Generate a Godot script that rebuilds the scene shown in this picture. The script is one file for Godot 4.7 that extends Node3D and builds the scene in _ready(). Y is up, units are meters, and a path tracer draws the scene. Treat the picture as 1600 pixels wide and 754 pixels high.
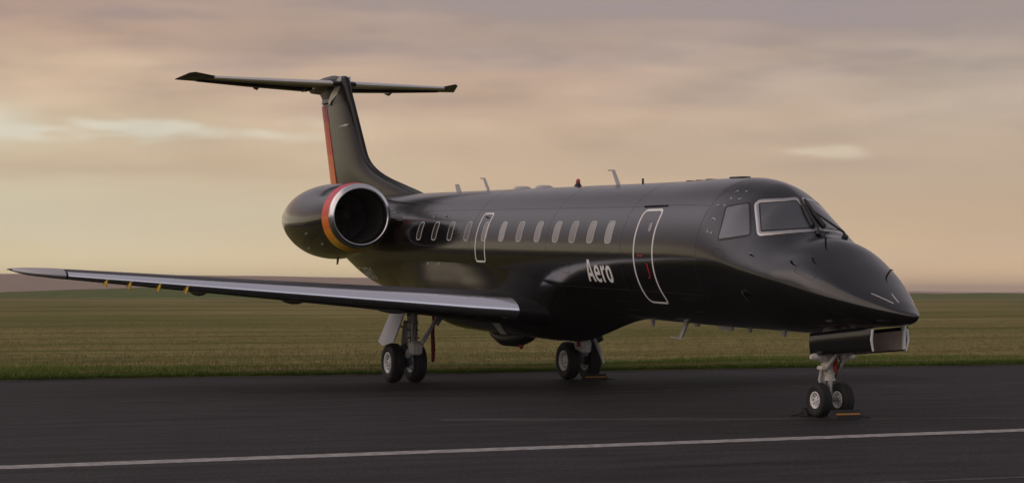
extends Node3D

# ------------------------------------------------------------------ airframe tables (metres aft of the nose tip)
const XS := [0.0, .06, .2, .5, .9, 1.4, 1.9, 2.3, 2.65, 3.0, 3.5, 4.2, 5.0, 6.5, 16.6, 18.35, 19.9, 21.5, 22.8, 23.9, 24.8, 25.3]
const YT := [-.775, -.737, -.688, -.549, -.343, -.048, .214, .309, .539, .853, 1.067, 1.158, 1.165, 1.145, 1.14, 1.14, 1.14, 1.13, 1.1, 1.02, .93, .86]
const YB := [-.775, -.839, -.888, -.928, -.955, -1.008, -1.058, -1.098, -1.117, -1.12, -1.122, -1.131, -1.14, -1.14, -1.14, -1.15, -1.02, -.69, -.3, .1, .48, .66]
const WW := [0.0, .065, .158, .321, .535, .745, .875, .977, 1.025, 1.058, 1.106, 1.142, 1.15, 1.14, 1.14, 1.155, 1.13, 1.0, .75, .46, .24, .1]
const YC := [-.775, -.765, -.741, -.69, -.606, -.5, -.39, -.302, -.235, -.171, -.08, -.024, 0.0, 0.0, 0.0, .02, .14, .36, .56, .68, .76, .78]
const NN := [2.0, 2.0, 2.0, 1.99, 1.974, 1.944, 1.837, 1.67, 1.553, 1.469, 1.69, 2.0, 2.0, 2.0, 2.0, 2.0, 2.0, 2.0, 2.0, 2.0, 2.0, 2.0]
const AXIS_H := 2.288      # height of the fuselage axis above the nose wheels
const NOSE_X := 2.147      # nose wheels behind the nose tip
const TILT := 0.031        # the jet sits a little nose-down

var tab := {}
var M := {}
var used := {}
var jet: Node3D

# ------------------------------------------------------------------ mesh collector
class Mb:
	var v := PackedVector3Array()
	var g := PackedInt32Array()
	var n := PackedVector3Array()   # optional own normals (same length as v when used)
	var next_group := 1
	var col := PackedColorArray()
	func tri(a: Vector3, b: Vector3, c: Vector3, group := 0):
		v.append(a); v.append(b); v.append(c)
		g.append(group); g.append(group); g.append(group)
	func add_closed(t: PackedVector3Array, groups: PackedInt32Array):
		var vol := 0.0
		var o := t[0]
		for i in range(0, t.size(), 3):
			vol += (t[i] - o).dot((t[i + 1] - o).cross(t[i + 2] - o))
		for i in range(0, t.size(), 3):
			if vol > 0.0:
				tri(t[i], t[i + 2], t[i + 1], groups[i / 3])
			else:
				tri(t[i], t[i + 1], t[i + 2], groups[i / 3])
	func loft(rings: Array, caps := true, closed := true):
		var t := PackedVector3Array(); var gr := PackedInt32Array()
		var side := next_group; next_group += 3
		var m: int = rings[0].size()
		for i in rings.size() - 1:
			var r: PackedVector3Array = rings[i]; var s: PackedVector3Array = rings[i + 1]
			for j in (m if closed else m - 1):
				var k := (j + 1) % m
				for q in [[r[j], r[k], s[k]], [r[j], s[k], s[j]]]:
					if (q[0] - q[1]).length_squared() < 1e-14 or (q[1] - q[2]).length_squared() < 1e-14 or (q[0] - q[2]).length_squared() < 1e-14: continue
					t.append(q[0]); t.append(q[1]); t.append(q[2]); gr.append(side)
		if caps and closed:
			for e in 2:
				var r: PackedVector3Array = rings[0] if e == 0 else rings[rings.size() - 1]
				var c := Vector3.ZERO
				for p in r: c += p
				c /= r.size()
				if (r[0] - c).length() < 1e-6: continue
				for j in m:
					var k := (j + 1) % m
					if e == 0:
						t.append(r[k]); t.append(r[j]); t.append(c)
					else:
						t.append(r[j]); t.append(r[k]); t.append(c)
					gr.append(side + 1 + e)
		add_closed(t, gr)
	func tube(path: Array, radii, sides := 10):
		var rings := []
		for i in path.size():
			var d: Vector3 = (path[min(i + 1, path.size() - 1)] - path[max(i - 1, 0)]).normalized()
			var u: Vector3 = d.cross(Vector3.UP if absf(d.y) < 0.9 else Vector3.RIGHT).normalized()
			var w := d.cross(u)
			var r: float = radii[i] if radii is Array else radii
			var ring := PackedVector3Array()
			for k in sides:
				var a := TAU * k / sides
				ring.append(path[i] + (u * cos(a) + w * sin(a)) * r)
			rings.append(ring)
		loft(rings)
	# a bevelled box
	func box(c: Vector3, s: Vector3, b := Basis(), bevel := 0.004):
		var h := s * 0.5
		bevel = min(bevel, min(h.x, min(h.y, h.z)) * 0.6)
		var rings := []
		for e in [[-h.y, bevel], [-h.y + bevel, 0.0], [h.y - bevel, 0.0], [h.y, bevel]]:
			var ring := PackedVector3Array()
			var x: float = h.x - e[1]; var z: float = h.z - e[1]
			for p in [[x - bevel, z], [x, z - bevel], [x, -z + bevel], [x - bevel, -z], [-x + bevel, -z], [-x, -z + bevel], [-x, z - bevel], [-x + bevel, z]]:
				ring.append(c + b * Vector3(p[0], e[0], p[1]))
			rings.append(ring)
		var t0 := g.size()
		loft(rings)
		for i in range(t0, g.size()): g[i] = -1
	# revolve (radius, along) profile about axis; closed shape expected
	func lathe(prof: Array, c: Vector3, b: Basis, sides := 32, caps := true):
		var rings := []
		for p in prof:
			var ring := PackedVector3Array()
			for k in sides:
				var a := TAU * k / sides
				ring.append(c + b * Vector3(cos(a) * p[0], sin(a) * p[0], p[1]))
			rings.append(ring)
		loft(rings, caps)
	# flat plate: polygon outline (in 3D, planar) thickened along dir
	func plate(poly: Array, dir: Vector3):
		var a := PackedVector3Array(); var b := PackedVector3Array()
		for p in poly: a.append(p - dir * 0.5); b.append(p + dir * 0.5)
		var t0 := g.size()
		loft([a, b])
		for i in range(t0, g.size()): g[i] = -1
	func mesh() -> ArrayMesh:
		var st := SurfaceTool.new()
		st.begin(Mesh.PRIMITIVE_TRIANGLES)
		for i in v.size():
			if n.size() == v.size(): st.set_normal(n[i])
			else: st.set_smooth_group(g[i] if g[i] >= 0 else 0xFFFFFFFF)
			if col.size() == v.size(): st.set_color(col[i])
			st.add_vertex(v[i])
		if n.size() != v.size(): st.generate_normals()
		return st.commit()

# ------------------------------------------------------------------ naming helpers
func numbered(called: String, parent: Node) -> String:
	var k := str(parent.get_instance_id()) + "/" + called
	var c: int = used.get(k, 0)
	used[k] = c + 1
	return called if c == 0 else "%s_%03d" % [called, c]

func part(called: String, mb, mat: Material, parent: Node) -> MeshInstance3D:
	var o := MeshInstance3D.new()
	o.name = numbered(called, parent)
	o.mesh = mb.mesh() if mb is Mb else mb
	o.material_override = mat
	parent.add_child(o, true)
	return o

func thing(called: String, label: String, category: String, group := "") -> Node3D:
	var o := Node3D.new()
	o.name = numbered(called, self)
	add_child(o, true)
	tag(o, label, category, group)
	return o

func tag(o: Node, label: String, category: String, group := ""):
	o.set_meta("label", label); o.set_meta("category", category)
	if group != "": o.set_meta("group", group)

func setting(called: String, mb, mat: Material, label: String) -> MeshInstance3D:
	var o := part(called, mb, mat, self)
	o.set_meta("kind", "structure"); o.set_meta("label", label)
	return o

func node_part(called: String, parent: Node) -> Node3D:
	var o := Node3D.new()
	o.name = numbered(called, parent)
	parent.add_child(o, true)
	return o

# ------------------------------------------------------------------ airframe maths
func slopes(x: Array, y: Array) -> Array:
	var m := []
	m.resize(x.size()); m.fill(0.0)
	for k in range(1, x.size() - 1):
		var h0: float = x[k] - x[k - 1]; var h1: float = x[k + 1] - x[k]
		var d0: float = (y[k] - y[k - 1]) / h0; var d1: float = (y[k + 1] - y[k]) / h1
		if d0 * d1 > 0.0:
			var w1 := 2 * h1 + h0; var w2 := h1 + 2 * h0
			m[k] = (w1 + w2) / (w1 / d0 + w2 / d1)
	m[0] = (y[1] - y[0]) / (x[1] - x[0]) * 1.5
	return m

func make_tables():
	var sx := []
	for x in XS: sx.append(sqrt(x))
	tab.x = sx
	for k in [["t", YT], ["b", YB], ["w", WW], ["c", YC], ["n", NN]]:
		tab[k[0]] = k[1]; tab[k[0] + "m"] = slopes(sx, k[1])

func look(x: float) -> PackedFloat64Array:   # top, bottom, half width, centre, squareness at station x
	var s := sqrt(clampf(x, 0.0, 25.3))
	var xs: Array = tab.x
	var i := 0
	while i < xs.size() - 2 and xs[i + 1] <= s: i += 1
	var h: float = xs[i + 1] - xs[i]
	var t: float = (s - xs[i]) / h
	var out := PackedFloat64Array()
	for k in ["t", "b", "w", "c", "n"]:
		var y: Array = tab[k]; var m: Array = tab[k + "m"]
		out.append((1 + 2 * t) * (1 - t) * (1 - t) * y[i] + t * (1 - t) * (1 - t) * h * m[i] + t * t * (3 - 2 * t) * y[i + 1] + t * t * (t - 1) * h * m[i + 1])
	return out

func P(x: float, y: float, z: float) -> Vector3:   # z > 0 is the side the camera sees
	return Vector3(x - NOSE_X, y + AXIS_H, -z)

func spow(a: float, e: float) -> float:
	return signf(a) * pow(absf(a), e)

func skin(x: float, th: float) -> Vector3:
	var q := look(x)
	var s := sin(th); var c := cos(th)
	if s > 0.0:
		return P(x, q[3] + (q[0] - q[3]) * spow(s, 2.0 / q[4]), q[2] * spow(c, 2.0 / q[4]))
	return P(x, q[3] + (q[3] - q[1]) * s, q[2] * c)

func skin_n(x: float, th: float) -> Vector3:
	var a := skin(x + 0.01, th) - skin(x - 0.01, th)
	var b := skin(x, th + 0.01) - skin(x, th - 0.01)
	var n := a.cross(b).normalized()
	var q := look(x)
	if n.dot(skin(x, th) - P(x, q[3], 0)) < 0.0: n = -n
	return n

func skin_off(p: Vector2, off: float) -> Vector3:
	return skin(p.x, p.y) + skin_n(p.x, p.y) * off

func sub_tri(a: Vector3, b: Vector3, c: Vector3, most: float, out: Array):   # (x, theta, offset)
	var ab := Vector2(a.x - b.x, (a.y - b.y) * 1.1).length()
	var bc := Vector2(c.x - b.x, (c.y - b.y) * 1.1).length()
	var ca := Vector2(a.x - c.x, (a.y - c.y) * 1.1).length()
	var l: float = max(ab, max(bc, ca))
	if l <= most:
		out.append(a); out.append(b); out.append(c); return
	if l == ab:
		var m := (a + b) / 2; sub_tri(a, m, c, most, out); sub_tri(m, b, c, most, out)
	elif l == bc:
		var m := (b + c) / 2; sub_tri(a, b, m, most, out); sub_tri(a, m, c, most, out)
	else:
		var m := (c + a) / 2; sub_tri(a, b, m, most, out); sub_tri(m, b, c, most, out)

func lay(mb: Mb, tris: Array):   # tris: Vector3(x, theta, offset) triples laid on the skin
	for i in range(0, tris.size(), 3):
		var p := []
		for k in 3: p.append(skin_off(Vector2(tris[i + k].x, tris[i + k].y), tris[i + k].z))
		var nn := skin_n(tris[i].x, tris[i].y)
		var fn: Vector3 = (p[0] - p[2]).cross(p[0] - p[1])
		if fn.dot(nn) < 0.0: mb.tri(p[0], p[2], p[1])
		else: mb.tri(p[0], p[1], p[2])

func patch(poly: PackedVector2Array, off := 0.003, most := 0.07) -> Mb:   # a panel that follows the skin
	var mb := Mb.new()
	var idx := Geometry2D.triangulate_polygon(poly)
	var out := []
	for i in range(0, idx.size(), 3):
		var a := poly[idx[i]]; var b := poly[idx[i + 1]]; var c := poly[idx[i + 2]]
		sub_tri(Vector3(a.x, a.y, off), Vector3(b.x, b.y, off), Vector3(c.x, c.y, off), most, out)
	lay(mb, out)
	return mb

func band(mb: Mb, inner: PackedVector2Array, outer: PackedVector2Array, proud := 0.006, closed := true):   # a raised frame on the skin
	var m := inner.size()
	var kk := [0.0, 0.15, 0.85, 1.0]; var oo := [-0.004, proud, proud, -0.004]
	var out := []
	for j in (m if closed else m - 1):
		var j2 := (j + 1) % m
		for r in 3:
			var a := inner[j].lerp(outer[j], kk[r]); var b := inner[j2].lerp(outer[j2], kk[r])
			var c := inner[j2].lerp(outer[j2], kk[r + 1]); var d := inner[j].lerp(outer[j], kk[r + 1])
			var A := Vector3(a.x, a.y, oo[r]); var B := Vector3(b.x, b.y, oo[r]); var C := Vector3(c.x, c.y, oo[r + 1]); var D := Vector3(d.x, d.y, oo[r + 1])
			sub_tri(A, B, C, 0.08, out); sub_tri(A, C, D, 0.08, out)
	lay(mb, out)

func rounded(pts: Array, radius: float, seg := 5) -> PackedVector2Array:   # rounded polygon in (x, theta)
	var out := PackedVector2Array()
	var m := pts.size()
	for i in m:
		var p: Vector2 = pts[i]; var a: Vector2 = pts[(i + m - 1) % m]; var b: Vector2 = pts[(i + 1) % m]
		var la := (a - p).length(); var lb := (b - p).length()
		var r: float = min(radius, min(la, lb) * 0.48)
		var pa := p + (a - p) / la * r; var pb := p + (b - p) / lb * r
		for k in seg + 1:
			var t := float(k) / seg
			out.append(pa.lerp(p, t).lerp(p.lerp(pb, t), t))
		var nxt: Vector2 = pts[(i + 1) % m]
		var steps := int(lb / 0.1)
		var rb: float = min(radius, min(lb, (pts[(i + 2) % m] - nxt).length()) * 0.48)
		var pe := nxt + (p - nxt) / lb * rb
		for k in range(1, steps):
			out.append(pb.lerp(pe, float(k) / steps))
	return out

func grow(poly: PackedVector2Array, d: float) -> PackedVector2Array:   # move each vertex outwards along its own normal
	var out := PackedVector2Array()
	var m := poly.size()
	var area := 0.0
	for i in m: area += poly[i].cross(poly[(i + 1) % m])
	for i in m:
		var e0 := (poly[i] - poly[(i + m - 1) % m]).normalized(); var e1 := (poly[(i + 1) % m] - poly[i]).normalized()
		var t := (e0 + e1).normalized()
		var nn := Vector2(t.y, -t.x) * (1.0 if area > 0 else -1.0)
		out.append(poly[i] + nn * d / max(0.5, e0.dot(t)))
	return out

func deg2(pts: Array) -> Array:
	var out := []
	for p in pts: out.append(Vector2(p[0], deg_to_rad(p[1])))
	return out

func lettering(text: String, x0: float, th0: float, width: float, height: float, weight: int, slant: float, material: Material, parent: Node, level := false):   # every letter a mesh of its own, laid on the skin
	var f := SystemFont.new(); f.font_names = PackedStringArray(["Droid Sans"]); f.font_weight = weight
	var total := f.get_string_size(text, HORIZONTAL_ALIGNMENT_LEFT, -1, 64).x
	var cap := 64.0 * .714
	for i in text.length():
		var before := f.get_string_size(text.substr(0, i), HORIZONTAL_ALIGNMENT_LEFT, -1, 64).x
		var tm := TextMesh.new()
		tm.text = text[i]; tm.font = f; tm.font_size = 64; tm.pixel_size = 1.0; tm.depth = 0.0; tm.curve_step = 1.0
		tm.horizontal_alignment = HORIZONTAL_ALIGNMENT_LEFT; tm.vertical_alignment = VERTICAL_ALIGNMENT_BOTTOM
		var arr := tm.get_mesh_arrays()
		var vs: PackedVector3Array = arr[Mesh.ARRAY_VERTEX]
		var ids = arr[Mesh.ARRAY_INDEX]
		if ids == null or ids.size() == 0: ids = range(vs.size())
		var base := f.get_descent(64)
		var mb := Mb.new(); var out := []
		for k in range(0, ids.size(), 3):
			var q := []
			for e in 3:
				var p := vs[ids[k + e]]
				var u := (before + p.x) / total; var w := (p.y - base) / cap
				var xx := x0 - u * width + slant * w
				var tt := th0 + w * height / 1.14
				if level:
					var k5 := look(xx)
					tt = asin(clampf((th0 + w * height - k5[3]) / (k5[3] - k5[1]), -1, 1))
				q.append(Vector3(xx, tt, 0.004))
			sub_tri(q[0], q[1], q[2], 0.05, out)
		lay(mb, out)
		part("letter", mb, material, parent)

# ------------------------------------------------------------------ materials
func mat(c: Color, rough := 0.6, metal := 0.0, spec := 0.5) -> StandardMaterial3D:
	var m := StandardMaterial3D.new()
	m.albedo_color = c; m.roughness = rough; m.metallic = metal; m.metallic_specular = spec
	return m

func lin(r: float, g: float, b: float) -> Color:
	return Color(r, g, b).linear_to_srgb()

func noise_tex(seed_: int, freq: float, ramp: Array, size := 512, oct := 4, kind := FastNoiseLite.TYPE_SIMPLEX_SMOOTH, as_normal := 0.0) -> NoiseTexture2D:
	var n := FastNoiseLite.new()
	n.seed = seed_; n.frequency = freq; n.noise_type = kind; n.fractal_octaves = oct
	var t := NoiseTexture2D.new()
	t.width = size; t.height = size; t.seamless = true; t.noise = n
	if as_normal > 0.0:
		t.as_normal_map = true; t.bump_strength = as_normal
	else:
		var gr := Gradient.new()
		gr.offsets = PackedFloat32Array(ramp.map(func(e): return e[0])); gr.colors = PackedColorArray(ramp.map(func(e): return e[1]))
		t.color_ramp = gr
	return t

func make_materials():
	M.paint = mat(lin(.006, .006, .0065), .155, 0.0, .62)
	M.paint.roughness_texture = noise_tex(3, .012, [[0.0, Color(.85, .85, .85)], [1.0, Color(1, 1, 1)]], 256, 3)
	M.paint.normal_enabled = true; M.paint.normal_scale = .012
	M.paint.normal_texture = noise_tex(4, .02, [], 256, 2, FastNoiseLite.TYPE_SIMPLEX_SMOOTH, 6.0)
	M.paint.uv1_triplanar = true; M.paint.uv1_scale = Vector3(.35, .35, .35)
	M.tail_paint = mat(lin(.009, .0085, .008), .24, 0.0, .3)
	M.matte_black = mat(lin(.012, .012, .012), .5)
	M.wing_dark = mat(lin(.012, .012, .0125), .38, 0.0, .25)
	M.polished = mat(lin(.82, .83, .87), .22, 1.0)
	M.polished.roughness_texture = noise_tex(9, .03, [[0.0, Color(.75, .75, .75)], [1.0, Color(1, 1, 1)]], 256, 3)
	M.polished.uv1_triplanar = true
	M.lip = mat(lin(.72, .72, .73), .22, 1.0)
	M.tail_edge = mat(lin(.62, .60, .57), .42, .35)
	M.tip = mat(lin(.42, .41, .40), .45, .3)
	M.trim = mat(lin(.5, .48, .46), .45)
	M.letter = mat(lin(.9, .88, .84), .5)
	M.steel = mat(lin(.5, .49, .47), .35, .9)
	M.white_paint = mat(lin(.84, .82, .78), .45)
	M.white_worn = mat(lin(.8, .78, .74), .5)
	M.white_worn.albedo_texture = noise_tex(21, .02, [[0.0, Color(.72, .68, .62)], [0.5, Color(.95, .93, .9)], [1.0, Color(1, 1, 1)]], 256, 4)
	M.white_worn.uv1_triplanar = true; M.white_worn.uv1_scale = Vector3(3, 3, 3)
	M.door_in = mat(lin(.46, .38, .32), .45, .1)
	M.gear_grey = mat(lin(.45, .44, .435), .45)
	M.tyre = mat(lin(.014, .0135, .013), .75)
	M.tyre.normal_enabled = true; M.tyre.normal_texture = noise_tex(5, .1, [], 256, 3, FastNoiseLite.TYPE_SIMPLEX_SMOOTH, 2.0)
	M.tyre.uv1_triplanar = true; M.tyre.uv1_scale = Vector3(6, 6, 6)
	M.rim = mat(lin(.74, .73, .70), .4)
	M.shade = mat(lin(.27, .26, .25), .15, 0.0, .6)
	M.shade_dull = mat(lin(.21, .20, .195), .15, 0.0, .6); M.shade_pale = mat(lin(.33, .32, .305), .15, 0.0, .6)
	M.cabin_glass = mat(lin(.05, .048, .046), .1, 0.0, .7)
	M.cockpit_glass = mat(lin(.022, .025, .031), .05, 0.0, .8)
	M.cockpit_glass.clearcoat_enabled = true
	M.far_glass = M.cockpit_glass
	M.seal = mat(lin(.008, .008, .008), .5)
	M.red = mat(lin(.42, .02, .025), .6)
	M.ribbon = mat(lin(.30, .03, .025), .8)
	M.ribbon.backlight_enabled = true; M.ribbon.backlight = Color(.25, .05, .04)
	M.yellow = mat(lin(.95, .62, .08), .5)
	M.orange = mat(lin(.36, .17, .03), .6)
	M.rubber = mat(lin(.02, .019, .018), .8)
	M.beacon = mat(lin(.45, .02, .02), .15)
	M.beacon.clearcoat_enabled = true
	M.dark_metal = mat(lin(.06, .058, .055), .45, .6)
	M.duct = mat(lin(.09, .087, .083), .38, .5)
	M.bands = []
	for c in [[.66, .045, .075], [.78, .10, .055], [.84, .20, .04], [.88, .33, .035], [.90, .50, .045]]:
		M.bands.append(mat(lin(c[0], c[1], c[2]), .4))
	# asphalt: aggregate, long streaks along the runway and stains
	var a := StandardMaterial3D.new()
	a.albedo_color = lin(.041, .0382, .039)
	a.albedo_texture = noise_tex(31, .012, [[0.0, Color(.66, .64, .64)], [0.42, Color(.86, .85, .85)], [0.55, Color(.93, .92, .92)], [0.72, Color(1, .99, .98)], [1.0, Color(1, 1, 1)]], 1024, 6)
	a.uv1_triplanar = true; a.uv1_world_triplanar = true; a.uv1_scale = Vector3(.16, .16, .025)
	a.detail_enabled = true; a.detail_blend_mode = BaseMaterial3D.BLEND_MODE_MUL
	a.detail_albedo = noise_tex(32, .03, [[0.0, Color(.42, .41, .41)], [0.45, Color(.80, .79, .79)], [0.6, Color(.95, .94, .93)], [1.0, Color(1, 1, 1)]], 1024, 7)
	a.detail_uv_layer = BaseMaterial3D.DETAIL_UV_2
	a.uv2_triplanar = true; a.uv2_world_triplanar = true; a.uv2_scale = Vector3(.55, .55, .55)
	a.normal_enabled = true; a.normal_scale = .35
	a.normal_texture = noise_tex(33, .25, [], 1024, 3, FastNoiseLite.TYPE_SIMPLEX_SMOOTH, 3.0)
	a.roughness = .78; a.metallic_specular = .3
	M.asphalt = a
	var e: StandardMaterial3D = a.duplicate()
	e.albedo_color = lin(.095, .09, .086)
	e.metallic_specular = .1
	M.asphalt_edge = e
	var s2: StandardMaterial3D = a.duplicate()
	s2.albedo_color = lin(.105, .10, .097)
	M.asphalt_pale = s2
	var s3: StandardMaterial3D = a.duplicate()
	s3.albedo_color = lin(.030, .0275, .028)
	M.asphalt_dark = s3
	var s5: StandardMaterial3D = a.duplicate()
	s5.albedo_color = lin(.047, .044, .0445)
	M.asphalt_worn = s5
	var s4: StandardMaterial3D = a.duplicate()
	s4.albedo_color = lin(.016, .015, .015); s4.roughness = .5
	M.asphalt_tar = s4
	var ln := mat(lin(.40, .385, .37), .7)
	ln.albedo_texture = noise_tex(41, .06, [[0.0, Color(.55, .54, .53)], [0.4, Color(.82, .81, .8)], [0.6, Color(.96, .95, .94)], [1.0, Color(1, 1, 1)]], 512, 6)
	ln.uv1_triplanar = true; ln.uv1_world_triplanar = true; ln.uv1_scale = Vector3(.31, .31, .17)
	M.line = ln
	var g := StandardMaterial3D.new()
	g.albedo_color = Color(1, 1, 1)
	g.albedo_texture = noise_tex(51, .018, [[0.0, lin(.19, .20, .07)], [0.35, lin(.32, .28, .115)], [0.55, lin(.43, .355, .17)], [0.75, lin(.36, .305, .135)], [1.0, lin(.53, .44, .225)]], 1024, 5)
	g.uv1_triplanar = true; g.uv1_world_triplanar = true; g.uv1_scale = Vector3(.035, .05, .009)
	g.detail_enabled = true; g.detail_blend_mode = BaseMaterial3D.BLEND_MODE_MUL
	g.detail_albedo = noise_tex(52, .05, [[0.0, Color(.6, .6, .55)], [1.0, Color(1, 1, 1)]], 512, 5)
	g.detail_uv_layer = BaseMaterial3D.DETAIL_UV_2
	g.uv2_triplanar = true; g.uv2_world_triplanar = true; g.uv2_scale = Vector3(.3, .3, .08)
	g.roughness = .95; g.metallic_specular = .1
	g.vertex_color_use_as_albedo = true
	M.field = g
	M.field_far = mat(lin(.16, .135, .06), .95, 0, .1)
	var gh: StandardMaterial3D = g.duplicate()
	gh.vertex_color_use_as_albedo = false
	gh.albedo_texture = noise_tex(53, .02, [[0.0, lin(.10, .15, .045)], [0.5, lin(.17, .22, .07)], [1.0, lin(.24, .27, .10)]], 512, 5)
	M.green_rise = gh
	M.far_hill = mat(lin(.19, .13, .10), .95, 0, .1)
	M.blade = mat(Color(1, 1, 1), .85, 0, .2)
	M.blade.vertex_color_use_as_albedo = true
	M.blade.backlight_enabled = true; M.blade.backlight = Color(.25, .25, .1)

# ------------------------------------------------------------------ sky
func bump(x: float, c: float, w: float) -> float:
	var t := (x - c) / w
	return exp(-t * t)

func sky_colour(az: float, el: float, nz: FastNoiseLite) -> Color:   # az in degrees from the view axis, el in degrees
	# screen-like coordinates of the photograph's sky, smooth all the way round
	var e: float = max(el, 0.0)
	var n1 := nz.get_noise_2d(az * 1.1, e * 9.0)
	var n2 := nz.get_noise_2d(az * 3.0 + 300.0, e * 22.0)
	var ee := e + n1 * 0.8
	var stops := [0.0, 2.2, 4.0, 6.2, 7.3, 8.6]
	var ramps := [[[206, 190, 150], [206, 194, 166], [203, 185, 157], [199, 175, 150], [184, 158, 140], [175, 150, 137]],
		[[205, 182, 142], [203, 181, 149], [199, 174, 149], [188, 163, 145], [172, 153, 143], [158, 144, 140]],
		[[198, 168, 131], [191, 168, 142], [189, 169, 148], [182, 166, 151], [161, 147, 141], [145, 132, 131]]]
	var side := clampf(az / 13.0 + n1 * .25, -1.0, 1.0)
	var seg := 0
	while seg < 4 and stops[seg + 1] < ee: seg += 1
	var ft := smoothstep(0.0, 1.0, clampf((ee - stops[seg]) / (stops[seg + 1] - stops[seg]), 0.0, 1.0))
	var rc := []
	for k in 3:
		var p0: Array = ramps[k][seg]; var p1: Array = ramps[k][seg + 1]
		rc.append(Color(p0[0] / 255.0, p0[1] / 255.0, p0[2] / 255.0).lerp(Color(p1[0] / 255.0, p1[1] / 255.0, p1[2] / 255.0), ft))
	var c: Color = rc[1].lerp(rc[0], -side) if side < 0.0 else rc[1].lerp(rc[2], side)
	c = c.lerp(Color(.635, .61, .635), smoothstep(8.3, 17.0, ee))
	c = c.lerp(Color(.56, .54, .57), smoothstep(17.0, 50.0, e))
	c *= 1.035 + .21 * exp(-e * e / 2.4)      # the band of air along the horizon is the brightest
	# streaks of brighter sky low on the left
	var lw := smoothstep(-3.5, -9.0, az)
	var n3 := nz.get_noise_2d(az * 6.0 + 90.0, e * 60.0)
	var streak := bump(e, 4.66 + n2 * .3 + n1 * .3, .30) * (1.0 + n2 * 1.2 + n3 * .25)
	c = c.lerp(Color(.875, .85, .775), lw * smoothstep(.2, 1.05, streak) * .95)
	c = c.lerp(Color(.90, .87, .79), clampf(smoothstep(-13.0, -15.2, az) * bump(e, 4.8, .5), 0, 1))
	c = c.lerp(Color(.83, .79, .68), clampf(smoothstep(2.0, -11.0, az) * bump(e, 2.3 + n1 * .5, .8) * .5, 0, 1))
	c = c.lerp(Color(.72, .62, .52), clampf(lw * bump(e, 3.6 + n2 * .2, .3) * .32, 0, 1))
	# a pale wisp on the right
	var wx := az - 9.0
	var wisp := smoothstep(-2.4, .2, wx) * smoothstep(2.2, .5, wx) * bump(e, 4.12 - wx * .04 + n3 * .05, .10 + .13 * smoothstep(-1.2, .9, wx)) * (1.05 + n3 * .3 + n2 * .4)
	c = c.lerp(Color(.85, .785, .69), smoothstep(.22, .75, wisp) * .9)
	var n4 := nz.get_noise_2d(az * 1.6 + e * 2.0 + 40.0, e * 7.0 - az * .6)
	var veil := smoothstep(3.0, 5.0, e) * smoothstep(9.5, 7.0, e)
	c = c.lerp(c * (1.0 + n4 * .075), veil)
	c = c.lerp(Color(.63, .57, .53), clampf(bump(e, 3.75 + n2 * .15, .3) * bump(wx, .6, 2.5) * .28, 0, 1))
	# soft grey-mauve bellies in the upper cloud deck
	var gm := smoothstep(4.5, 8.0, ee) * (0.02 + 0.35 * n2 + .25 * n1)
	c = c.lerp(Color(.53, .49, .51), clampf(gm, 0, .5))
	# the side away from the sunset is a cool lavender grey
	var away := smoothstep(40.0, 120.0, absf(az + 14.0)) * smoothstep(48.0, 12.0, e)
	c = c.lerp(Color(.775, .775, .82), away * .95)
	# the sky brightens towards the hidden sun, left of the frame
	var glow := smoothstep(-13.0, -46.0, az) * smoothstep(-150.0, -80.0, az)
	c = c.lerp(Color(.66, .63, .645), .75 * glow * smoothstep(3.0, 12.0, e) * smoothstep(60.0, 25.0, e))
	c *= 1.0 + .55 * glow * smoothstep(80.0, 46.0, e) * smoothstep(8.0, 32.0, e)
	return c

func make_sky(fw: Vector3) -> PanoramaSkyMaterial:
	var nz := FastNoiseLite.new(); nz.seed = 11; nz.frequency = .08; nz.fractal_octaves = 4
	var yaw := atan2(fw.x, -fw.z)
	var W := 4096; var H := 2048
	var small := Image.create(512, 256, false, Image.FORMAT_RGBF)
	for j in 256:
		var el := 90.0 - (j + .5) / 256.0 * 180.0
		for i in 512:
			var az := wrapf(rad_to_deg((i + .5) / 512.0 * TAU - yaw), -180, 180)
			small.set_pixel(i, j, sky_colour(az, el, nz).srgb_to_linear())
	small.resize(W, H, Image.INTERPOLATE_CUBIC)
	var j0 := int((90.0 - 16.0) / 180.0 * H); var j1 := int((90.0 + 1.0) / 180.0 * H)
	var i0 := int((rad_to_deg(yaw) - 26.0) / 360.0 * W); var i1 := int((rad_to_deg(yaw) + 26.0) / 360.0 * W)
	for j in range(j0, j1):
		var el := 90.0 - (j + .5) / H * 180.0
		for i in range(i0, i1):
			var az := wrapf(rad_to_deg((i + .5) / W * TAU - yaw), -180, 180)
			small.set_pixel(i, j, sky_colour(az, el, nz).srgb_to_linear())
	var sm := PanoramaSkyMaterial.new()
	sm.panorama = ImageTexture.create_from_image(small)
	return sm

# ------------------------------------------------------------------ ground
func sheet(x0: float, x1: float, z0: float, z1: float, y: float) -> Mb:
	var mb := Mb.new()
	var a := Vector3(x0, y, z0); var b := Vector3(x1, y, z0); var c := Vector3(x1, y, z1); var d := Vector3(x0, y, z1)
	mb.tri(a, b, c); mb.tri(a, c, d)
	return mb

func height_sheet(x0: float, x1: float, nx: int, z0: float, z1: float, nzz: int, f: Callable, xp := 1.0) -> Mb:
	var mb := Mb.new()
	var pts := []
	for i in nx + 1:
		var x := lerpf(x0, x1, pow(float(i) / nx, xp))
		var row := PackedVector3Array()
		for j in nzz + 1:
			var z := lerpf(z0, z1, float(j) / nzz)
			row.append(Vector3(x, f.call(x, z), z))
		pts.append(row)
	for i in nx:
		for j in nzz:
			mb.tri(pts[i][j], pts[i + 1][j], pts[i + 1][j + 1]); mb.tri(pts[i][j], pts[i + 1][j + 1], pts[i][j + 1])
	return mb

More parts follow.
